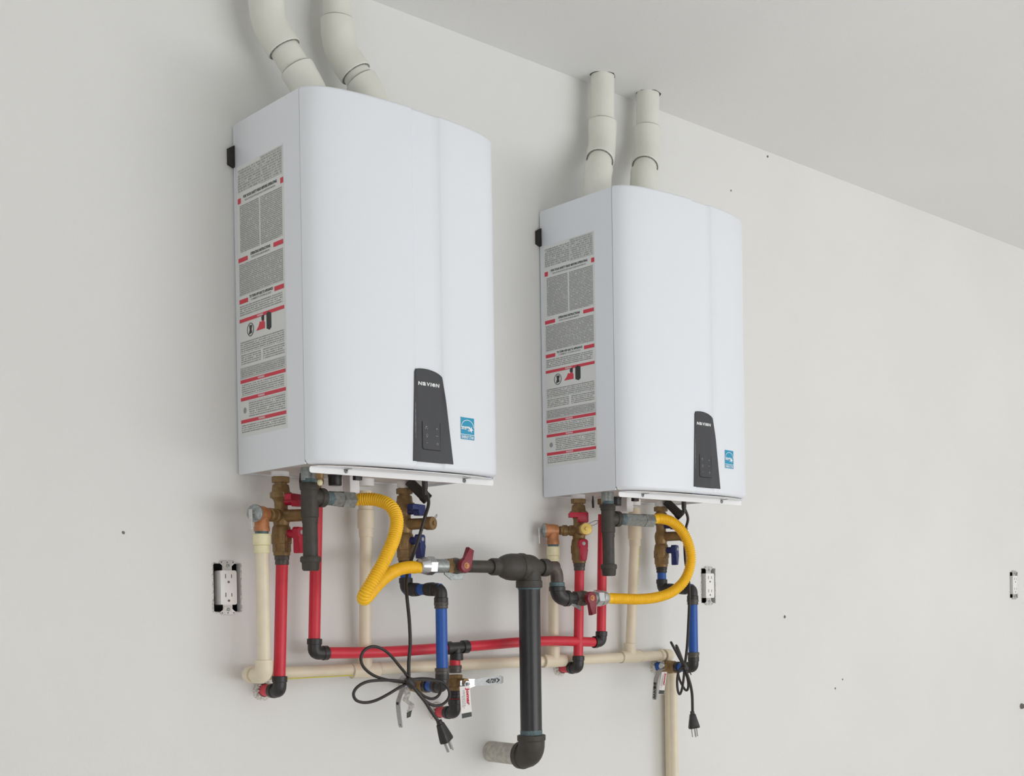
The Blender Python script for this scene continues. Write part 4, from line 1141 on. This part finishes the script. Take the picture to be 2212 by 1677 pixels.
# ================================================================== receptacles
def outlet(i, label):
    cx, cz = OUT[i]
    o = V(cx, 0, cz); t = thing('wall_outlet', label, 'outlet', o, 'uncovered white wall outlets')
    P = lambda x, y, z: o+V(x, -y, z)
    # recessed box
    bm = bmesh.new(); d = .05; w_, h_ = HW*2+.002, HH*2+.002
    box(bm, P(0, -d, 0), (w_, .002, h_)); box(bm, P(-w_/2, -d/2-.009, 0), (.002, d-.018, h_)); box(bm, P(w_/2, -d/2-.009, 0), (.002, d-.018, h_))
    box(bm, P(0, -d/2-.009, h_/2), (w_, d-.018, .002)); box(bm, P(0, -d/2-.009, -h_/2), (w_, d-.018, .002))
    finish(bm, 'box', M['dark'], t, smooth=False, label='dark recessed electrical box')
    # ragged plaster rim round the opening
    bm = bmesh.new(); rim = rrect(HW*2, HH*2, .003, 2); n = 0
    pts = []
    for (a, b_), (c, e) in zip(rim, rim[1:]+rim[:1]):
        m_ = max(1, int(math.hypot(c-a, e-b_)/.004))
        for k in range(m_): pts.append((a+(c-a)*k/m_, b_+(e-b_)*k/m_))
    inn = [bm.verts.new(P(x*.985, .0002+random.random()*.0012, z*.992)) for x, z in pts]
    out_ = [bm.verts.new(P(x*(1+random.uniform(.03, .13)), .0002, z*(1+random.uniform(.01, .06)))) for x, z in pts]
    for k in range(len(pts)): bm.faces.new((inn[k], inn[(k+1) % len(pts)], out_[(k+1) % len(pts)], out_[k]))
    finish(bm, 'plaster_rim', M['plaster'], t, smooth=False)
    # yoke with ears
    bm = bmesh.new(); box(bm, P(0, .001, 0), (.020, .0016, .104), .0004)
    for s in (-1, 1):
        prism(bm, [(-.017, .0485*s), (-.013, .0535*s), (.013, .0535*s), (.017, .0485*s), (.012, .0455*s), (.009, .0425*s), (.009, .038*s), (-.009, .038*s), (-.009, .0425*s), (-.012, .0455*s)][::s],
              P(0, .0012, 0), X_, Z_, -Y_, .0014, .0003)
    y = finish(bm, 'yoke', M['yoke'], t, smooth=False)
    for s in (-1, 1):
        bm = bmesh.new(); lathe(bm, P(.001, .0026, .0435*s), -Y_, [(0, .0036), (.0014, .0034), (.002, .0015)], 12); finish(bm, 'screw', M['galv'], y)
        for x_ in (-.012, 0, .012):
            bm = bmesh.new(); lathe(bm, P(x_, .0026, .0502*s), -Y_, [(0, .0015), (.0002, .0015)], 8); finish(bm, 'ear_hole', M['slot'], y)
    # body + face
    bm = bmesh.new(); prism(bm, rrect(.0335, .0680, .003), P(0, -.020, 0), X_, Z_, -Y_, .0275, .0012); f = finish(bm, 'face', M['device'], t)
    for zc in (.0185, -.0185):
        for x_, hh in ((-.0065, .0085), (.0060, .0070)):
            bm = bmesh.new(); box(bm, P(x_, .0077, zc+.004), (.0016, .0005, hh)); finish(bm, 'slot', M['slot'], f)
        bm = bmesh.new(); lathe(bm, P(-.0002, .0074, zc-.0075), -Y_, [(0, .0024), (.0006, .0024)], 12); finish(bm, 'slot', M['slot'], f)
    return t
outlet(0, 'white wall outlet without cover plate, left of the nearer heater\'s pipes')
outlet(1, 'white wall outlet without cover plate, right of the yellow gas hose')
outlet(2, 'white wall outlet without cover plate, far right near the photo\'s edge')
# dark anchor in the wall at the right edge
p = at(2206, 1526, 0); t = thing('wall_anchor', 'small dark screw anchor low on the wall at the right edge', 'screw', p)
bm = bmesh.new(); lathe(bm, p, -Y_, [(0, .011), (.006, .010), (.012, .006), (.02, .005)], 12); finish(bm, 'anchor', M['slot'], t)
